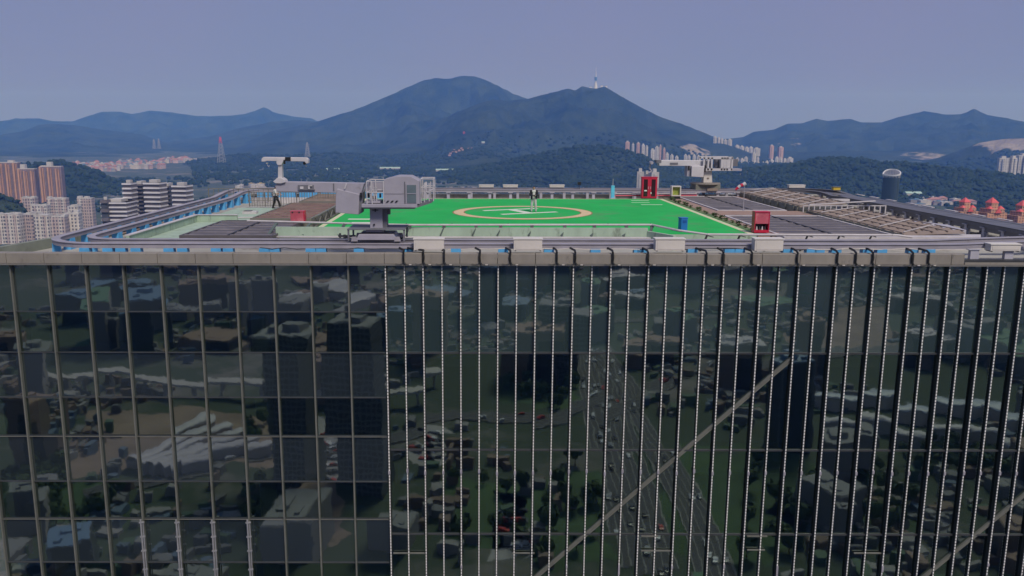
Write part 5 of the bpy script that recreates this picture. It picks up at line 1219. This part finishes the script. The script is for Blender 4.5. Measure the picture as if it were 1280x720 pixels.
for i in range(16):
    p = onz(random.uniform(297, 334), random.uniform(232, 238), GZ); put(hp3 if i % 5 else hp4, (p.x, p.y, GZ), (random.uniform(12, 30), 18, random.uniform(6, 13)), random.uniform(-.4, .4))
for i in range(14):
    p = onz(random.uniform(905, 1090), random.uniform(240, 247), GZ); put(hp2[0], (p.x, p.y, GZ), (random.uniform(20, 50), 22, random.uniform(6, 10)), random.uniform(-.4, .4))
for o in hp2 + [hp3, hp4] + HP: pass

# ------------------------------------------------------------------ the city in front of the tower, seen mirrored in the glass
def mir(px, py, z=GZ):
    p = onz(px, py, z); return Vector((p.x, 2 * GY - p.y, z))
m_road = mat('asphalt_city', (.06, .06, .062), .85, .15, .02, coords='World'); m_line = mat('road_line_white', (.22, .22, .21), .7); m_conc = mat('pale_concrete_city', (.40, .38, .35), .8, .12, .02, coords='World')
m_lot = mat('parking_paving', (.30, .29, .28), .85, .15, .03, coords='World'); m_dirt = mat('bare_site_soil', (.24, .18, .14), .95, .25, .02, coords='World'); m_lawn = mat('park_lawn', (.05, .09, .035), .95, .3, .02, coords='World')
def ribbon(name, pts, wd, m, z=GZ, th=.0, kind='structure', lanes=0):
    P = [Vector((p.x, p.y)) for p in pts]; Q = []
    for i in range(len(P) - 1):
        p0 = P[max(i - 1, 0)]; p1 = P[i]; p2 = P[i + 1]; p3 = P[min(i + 2, len(P) - 1)]
        for k in range(8):
            t = k / 8; Q.append(.5 * ((2 * p1) + (-p0 + p2) * t + (2 * p0 - 5 * p1 + 4 * p2 - p3) * t * t + (-p0 + 3 * p1 - 3 * p2 + p3) * t ** 3))
    Q.append(P[-1])
    def rib(o0, o1, zz, mb):
        vs = []
        for i, q in enumerate(Q):
            d = (Q[min(i + 1, len(Q) - 1)] - Q[max(i - 1, 0)]).normalized(); n = Vector((d.y, -d.x)); vs += [(q.x + n.x * o0, q.y + n.y * o0, zz), (q.x + n.x * o1, q.y + n.y * o1, zz)]
        mb.add(vs, [(2 * i, 2 * i + 1, 2 * i + 3, 2 * i + 2) for i in range(len(Q) - 1)]); return mb
    if th: o = MB().sweep([Vector((q.x, q.y, z)) for q in Q], [(-wd / 2, -th), (wd / 2, -th), (wd / 2, 0), (-wd / 2, 0)], closed=False).build(name, m)
    else: o = rib(-wd / 2, wd / 2, z, MB()).build(name, m)
    if kind: o['kind'] = kind
    if lanes:
        mb = MB()
        for k in range(1, lanes): rib(-wd / 2 + wd * k / lanes - .25, -wd / 2 + wd * k / lanes + .25, z + .25, mb)
        rib(-wd / 2 - .0, -wd / 2 + .7, z + .3, mb); rib(wd / 2 - .7, wd / 2, z + .3, mb); l = mb.build('road_marking', m_line); l['kind'] = 'structure'
    return Q
hw = ribbon('road', [mir(738, 430), mir(752, 480), mir(765, 540), mir(790, 620), mir(815, 720)], 26, m_road, GZ + .2, lanes=6)
hw2 = ribbon('road', [mir(742, 430), mir(790, 500), mir(830, 580), mir(872, 650), mir(900, 740)], 20, m_road, GZ + .45, lanes=5)
hw3 = ribbon('road', [mir(1290, 420), mir(1000, 450), mir(860, 470), mir(700, 525), mir(560, 530), mir(380, 560), mir(100, 620)], 18, m_road, GZ + .7, lanes=4)
ribbon('road', [mir(-100, 440), mir(200, 430), mir(420, 440), mir(640, 410), mir(900, 395), mir(1280, 372)], 16, m_road, GZ + .95, lanes=3)
for x0, y0, x1, y1, mm, nm in ((80, 520, 330, 592, m_dirt, 'bare_ground'), (385, 515, 432, 602, m_lot, 'parking_lot'), (505, 545, 562, 575, m_lot, 'parking_lot'), (560, 600, 760, 700, m_lawn, 'lawn'), (625, 620, 668, 700, m_lot, 'parking_lot'), (820, 560, 1000, 700, m_lawn, 'lawn'), (985, 600, 1130, 665, m_lawn, 'lawn'), (980, 380, 1110, 440, m_dirt, 'bare_ground'), (640, 480, 735, 512, m_lawn, 'lawn'), (0, 600, 150, 650, m_lawn, 'lawn'), (380, 590, 420, 680, m_dirt, 'bare_ground')):
    a, b, c, d = mir(x0, y1), mir(x1, y1), mir(x1, y0), mir(x0, y0); pts = []
    for p, q in ((a, b), (b, c), (c, d), (d, a)):
        for k in range(5):
            r_ = p.lerp(q, k / 5); pts.append((r_.x + random.uniform(-9, 9), r_.y + random.uniform(-9, 9), GZ + .1 + random.uniform(0, .0)))
    tag(MB().add(pts, [tuple(range(len(pts)))]).build(nm, mm), None, None, kind='structure')
vq = ribbon('viaduct', [mir(20, 452, GZ + 14), mir(60, 466, GZ + 14), mir(110, 467, GZ + 14), mir(160, 466, GZ + 14), mir(215, 474, GZ + 14), mir(300, 480, GZ + 14), mir(400, 480, GZ + 14), mir(500, 478, GZ + 14), mir(560, 470, GZ + 14)], 11, m_conc, GZ + 14, th=2.2, kind=None)
vo = [o for o in bpy.data.objects if o.name == 'viaduct'][0]; tag(vo, 'pale curving viaduct mirrored across the plain left part of the glass', 'viaduct')
for i in range(2, len(vq) - 1, 4): MB().box(vq[i].x - 1.2, vq[i].x + 1.2, vq[i].y - 1.2, vq[i].y + 1.2, GZ, GZ + 11.9).build('pier', m_conc, vo)
# long pale roofs
m_longr = mat('long_pale_roof', (.42, .40, .42), .6, .1, .03); m_blr = mat('bluish_long_roof', (.25, .29, .38), .5, .12, .03)
def longroof(p, q, wd, h, m, label, group):
    d = q - p; L_ = d.length; c0 = (p + q) / 2; t = thing('long_shed', label, 'shed', (c0.x, c0.y, GZ), math.atan2(d.y, d.x), group)
    MB().box(-L_ / 2, L_ / 2, -wd / 2, wd / 2, 0, h).build('wall', m_ht[0], t)
    n = 10; mb = MB(); vs = []
    for i in range(n + 1):
        a = math.pi * i / n; y = -math.cos(a) * (wd / 2 + .5); z = h + math.sin(a) * 2.2
        vs += [(-L_ / 2 - .5, y, z), (L_ / 2 + .5, y, z)]
    mb.add(vs, [(2 * i, 2 * i + 1, 2 * i + 3, 2 * i + 2) for i in range(n)] ).build('roof', m, t)
for k in range(5):
    longroof(mir(163 + k * 14, 590 + k * 1.5 - 4), mir(255 + k * 18, 545 + k * 8 - 6), 8, 6, m_longr, 'long pale roof of the striped row mirrored in the left glass', 'striped roofs mirrored in the left glass')
for k in range(4):
    longroof(mir(345 + k * 25, 386 - k * 1), mir(372 + k * 27, 370), 26, 10, m_longr, 'pale wavy roof mirrored near the top of the left glass', 'wavy roofs mirrored at the top left')
for k in range(6):
    longroof(mir(985 + k * 52, 503 + k * 5), mir(1060 + k * 52, 512 + k * 6), 13, 9, m_blr, 'bluish long roof mirrored in the right glass', 'bluish roofs mirrored at the right')
for k in range(5):
    longroof(mir(1030 + k * 50, 540 + k * 6), mir(1090 + k * 50, 548 + k * 6), 9, 9, m_longr, 'pale long roof in the lower row mirrored in the right glass', 'pale roofs mirrored at the right')
# ordinary blocks
wl = [window_mat('mirrored_block_wall', (.22, .21, .20), (.03, .03, .035), 3.5, 3.2, .5, .5), window_mat('mirrored_block_wall_brown', (.20, .15, .12), (.03, .03, .035), 4, 3.2, .5, .5), window_mat('mirrored_block_wall_dark', (.13, .14, .145), (.04, .05, .055), 3, 3.6, .8, .7)]
rl_ = [mat('mirrored_roof_grey', (.22, .22, .22), .8, .2, .06), mat('mirrored_roof_brown', (.26, .18, .14), .8, .2, .06), mat('mirrored_roof_blue', (.12, .2, .3), .6, .15, .06), mat('mirrored_roof_green', (.10, .2, .12), .8, .2, .06), mat('mirrored_roof_pale', (.46, .44, .43), .7, .12, .06)]
def mproto(w_, r_, lb, g):
    t = thing('city_block', lb, 'building', (0, 0, -700), 0, g); MB().box(-.5, .5, -.5, .5, 0, 1).build('wall', w_, t); MB().box(-.48, .48, -.48, .48, 1, 1.02).box(-.3, 0, -.2, .2, 1.02, 1.08).box(.15, .3, .1, .3, 1.02, 1.06).build('roof', r_, t); return remember(t)
MP = [mproto(wl[i % 3], rl_[i % 5], '%s roofed city block mirrored in the glass facade' % ['grey', 'brown', 'blue', 'green', 'pale'][i], 'city blocks mirrored in the facade') for i in range(5)]
for i, lbg in enumerate(['grey', 'brown', 'blue', 'green', 'pale']): MP[i]['group'] = '%s roofed city blocks mirrored in the facade' % lbg
roads = [q for Q in (hw, hw2, hw3) for q in Q]
n = 0
for i in range(2600):
    if n > 270: break
    d = random.uniform(290, 1500) if random.random() < .75 else random.uniform(1000, 2600); X = random.uniform(-.75, .8) * (d + 50); Y = 2 * GY - d
    s_ = random.uniform(10, 34) * (1 if d < 700 else 1.5)
    if any((Vector((X, Y)) - q).length < s_ * .7 + 16 for q in roads[::2]): continue
    pr_ = Vector((X * 1.0, 0)); 
    px = PX + F * X / (d * math.cos(TH) + 205 * math.sin(TH)); py = PY - F * (d * math.sin(TH) - 205 * math.cos(TH)) / (d * math.cos(TH) + 205 * math.sin(TH))
    if (70 < px < 335 and 505 < py < 600) or (380 < px < 440 and 505 < py < 700) or (590 < px < 770 and 560 < py < 720) or (500 < px < 565 and 535 < py < 600) or (820 < px < 1000 and 560 < py < 700) or (980 < px < 1290 and 490 < py < 600): continue
    if 20 < px < 560 and 455 < py < 492: continue
    h = random.choice((8, 12, 18, 24, 30, 55)) * random.uniform(.8, 1.2)
    if d < 420: h = min(h, 22)
    put(MP[random.choice((0, 0, 1, 1, 2, 3, 4))], (X, Y, GZ), (s_ * random.uniform(.6, 1.6), s_ * random.uniform(.5, 1.1), h), random.choice((0.15, .15, -.3, 1.2)) + random.uniform(-.05, .05)); n += 1
# beyond the three hundred largest blocks: small houses, sheds and yards as one mass
lowm = MB(); kk = 0
for i in range(9000):
    if kk > 2600: break
    d = random.uniform(300, 1300); X = random.uniform(-.75, .8) * (d + 50); Y = 2 * GY - d
    px = PX + F * X / (d * math.cos(TH) + 205 * math.sin(TH)); py = PY - F * (d * math.sin(TH) - 205 * math.cos(TH)) / (d * math.cos(TH) + 205 * math.sin(TH))
    if (590 < px < 980 and py > 520 and random.random() < .8) or (160 < px < 335 and 515 < py < 600) or (385 < px < 440 and 505 < py < 700) or (820 < px < 1000 and 560 < py < 700) or (510 < px < 560 and 545 < py < 575): continue
    if vnoise(np.array([X / 90.]), np.array([Y / 90.]), 5)[0] < .42: continue
    if any((Vector((X, Y)) - q).length < 20 for q in roads[::3]): continue
    w_, l_, h = random.uniform(2, 7), random.uniform(3, 14), random.uniform(2.5, 7); a = random.choice((.15, .15, 1.72, -.3)) + random.uniform(-.05, .05)
    lowm.mi = random.choice((0, 0, 1, 1, 2, 3, 4, 4)); T = Matrix.Translation((X, Y, GZ)) @ Matrix.Rotation(a, 4, 'Z'); lowm.box(-l_ / 2, l_ / 2, -w_ / 2, w_ / 2, 0, h, T); kk += 1
tag(lowm.build('low_housing', [mat('low_roof_' + n_, c_, .85, .2, .06) for n_, c_ in (('grey', (.16, .16, .16)), ('brown', (.18, .13, .10)), ('slate', (.10, .14, .19)), ('green', (.08, .13, .08)), ('pale', (.27, .26, .25)))]), 'mass of small houses and sheds mirrored between the larger blocks', 'houses', kind='stuff')
# two dark neighbouring towers either side of the car park
for (px, py, w_, h, lb) in ((368, 600, 24, 95, 'dark glass tower left of the mirrored car park'), (452, 600, 26, 100, 'dark glass tower right of the mirrored car park'), (700, 470, 40, 60, 'dark block beside the mirrored highway')):
    p = mir(px, py); t = thing('dark_tower', lb, 'building', (p.x, p.y, GZ), R(8)); MB().box(-w_ / 2, w_ / 2, -14, 14, 0, h).build('wall', wl[2], t); MB().box(-w_ / 2 + 1, w_ / 2 - 1, -13, 13, h, h + .5).box(-5, 5, -5, 5, h + .5, h + 4).build('roof', rl_[0], t)
# cars and park trees
def car_proto(col, lb, g):
    t = thing('car', lb, 'car', (0, 0, -800), 0, g); MB().prismy([(-2.2, .35), (2.2, .35), (2.2, .8), (1.3, .92), (.6, 1.45), (-1.3, 1.45), (-1.9, .95), (-2.2, .9)], -.9, .9).build('body', mat('car_paint_' + lb.split()[0], col, .3, .05), t)
    for sx in (-1.35, 1.35):
        for sy in (-.86, .86): MB().tube((sx, sy - .1, .33), (sx, sy + .1, .33), .33, n=10).build('wheel', m_black, t)
    MB().prismy([(1.24, .93), (.58, 1.4), (-1.26, 1.4), (-1.8, .97)], -.92, .92).build('window', mat('car_glass', (.02, .025, .03), .1), t)
    return remember(t)
CP = [car_proto((.7, .7, .7), 'white car mirrored on the road below the tower', 'white cars mirrored in the facade'), car_proto((.03, .03, .035), 'black car mirrored on the road below the tower', 'black cars mirrored in the facade'), car_proto((.3, .31, .33), 'silver car mirrored on the road below the tower', 'silver cars mirrored in the facade'), car_proto((.45, .04, .03), 'red car mirrored on the road below the tower', 'red cars mirrored in the facade')]
for Q, wd, z, cnt in ((hw, 26, .46, 40), (hw2, 20, .72, 24), (hw3, 18, .97, 20)):
    for i in range(cnt):
        k = random.randrange(len(Q) - 1); a, b = Q[k], Q[k + 1]; d = (b - a).normalized(); q = a.lerp(b, random.random()) + Vector((d.y, -d.x)) * (random.randrange(-3, 3) + .5) * wd / 7
        put(random.choice(CP[:3] + [CP[0], CP[3]] if random.random() < .4 else CP[:3]), (q.x, q.y, GZ + z), (1.25, 1.25, 1.25), math.atan2(d.y, d.x))
for (x0, y0, x1, y1, nx, ny) in ((392, 535, 426, 598, 7, 7), (510, 550, 558, 572, 9, 3), (630, 635, 662, 695, 5, 5)):
    for i in range(nx):
        for j in range(ny):
            if random.random() < .3: continue
            p = mir(x0 + (x1 - x0) * (i + .5) / nx, y0 + (y1 - y0) * (j + .5) / ny); put(random.choice(CP), (p.x, p.y, GZ + .12), (1.3, 1.3, 1.3), .2 + math.pi * random.randrange(2))
def tree_proto(k):
    t = thing('park_tree', 'round green tree mirrored in the lower glass', 'tree', (0, 0, -900), 0, 'park trees mirrored in the facade')
    MB().tube((0, 0, 0), (0, 0, 5), .4, .2).build('trunk', mat('bark', (.12, .09, .06), .9), t); mb = MB()
    for i in range(130):
        v = Vector((random.gauss(0, 1), random.gauss(0, 1), random.gauss(0, 1))).normalized(); c0 = Vector((v.x * 3.6, v.y * 3.6, 7 + v.z * 3)) * 1 ; c0 = c0 * random.uniform(.75, 1); s_ = random.uniform(.8, 1.4); u = v.orthogonal().normalized() * s_; x = v.cross(u).normalized() * s_ * .8
        mb.add([c0 - u, c0 + x, c0 + u + v * .4, c0 - x], [(0, 1, 2, 3)])
    mb.build('crown', mat('tree_leaves', (.03, .06, .02), .9, col2=(.08, .12, .04), scale=.8), t); return remember(t)
TP = tree_proto(0); n = 0
while n < 150:
    px, py = random.choice(((565, 760, 575, 710), (820, 1000, 560, 715), (985, 1130, 600, 665), (640, 735, 480, 512), (0, 150, 600, 650), (300, 335, 520, 700), (1000, 1280, 560, 600)))[:2], 0
    bx_ = random.choice(((565, 760, 575, 710), (820, 1000, 560, 715), (985, 1130, 600, 665), (640, 735, 480, 512), (0, 150, 600, 650), (300, 335, 520, 700), (1000, 1280, 560, 600)))
    p = mir(random.uniform(bx_[0], bx_[1]), random.uniform(bx_[2], bx_[3]))
    if any((Vector((p.x, p.y)) - q).length < 17 for q in roads[::2]): continue
    s_ = random.uniform(.8, 1.6); put(TP, (p.x, p.y, GZ), (s_, s_, s_), random.uniform(0, 6)); n += 1
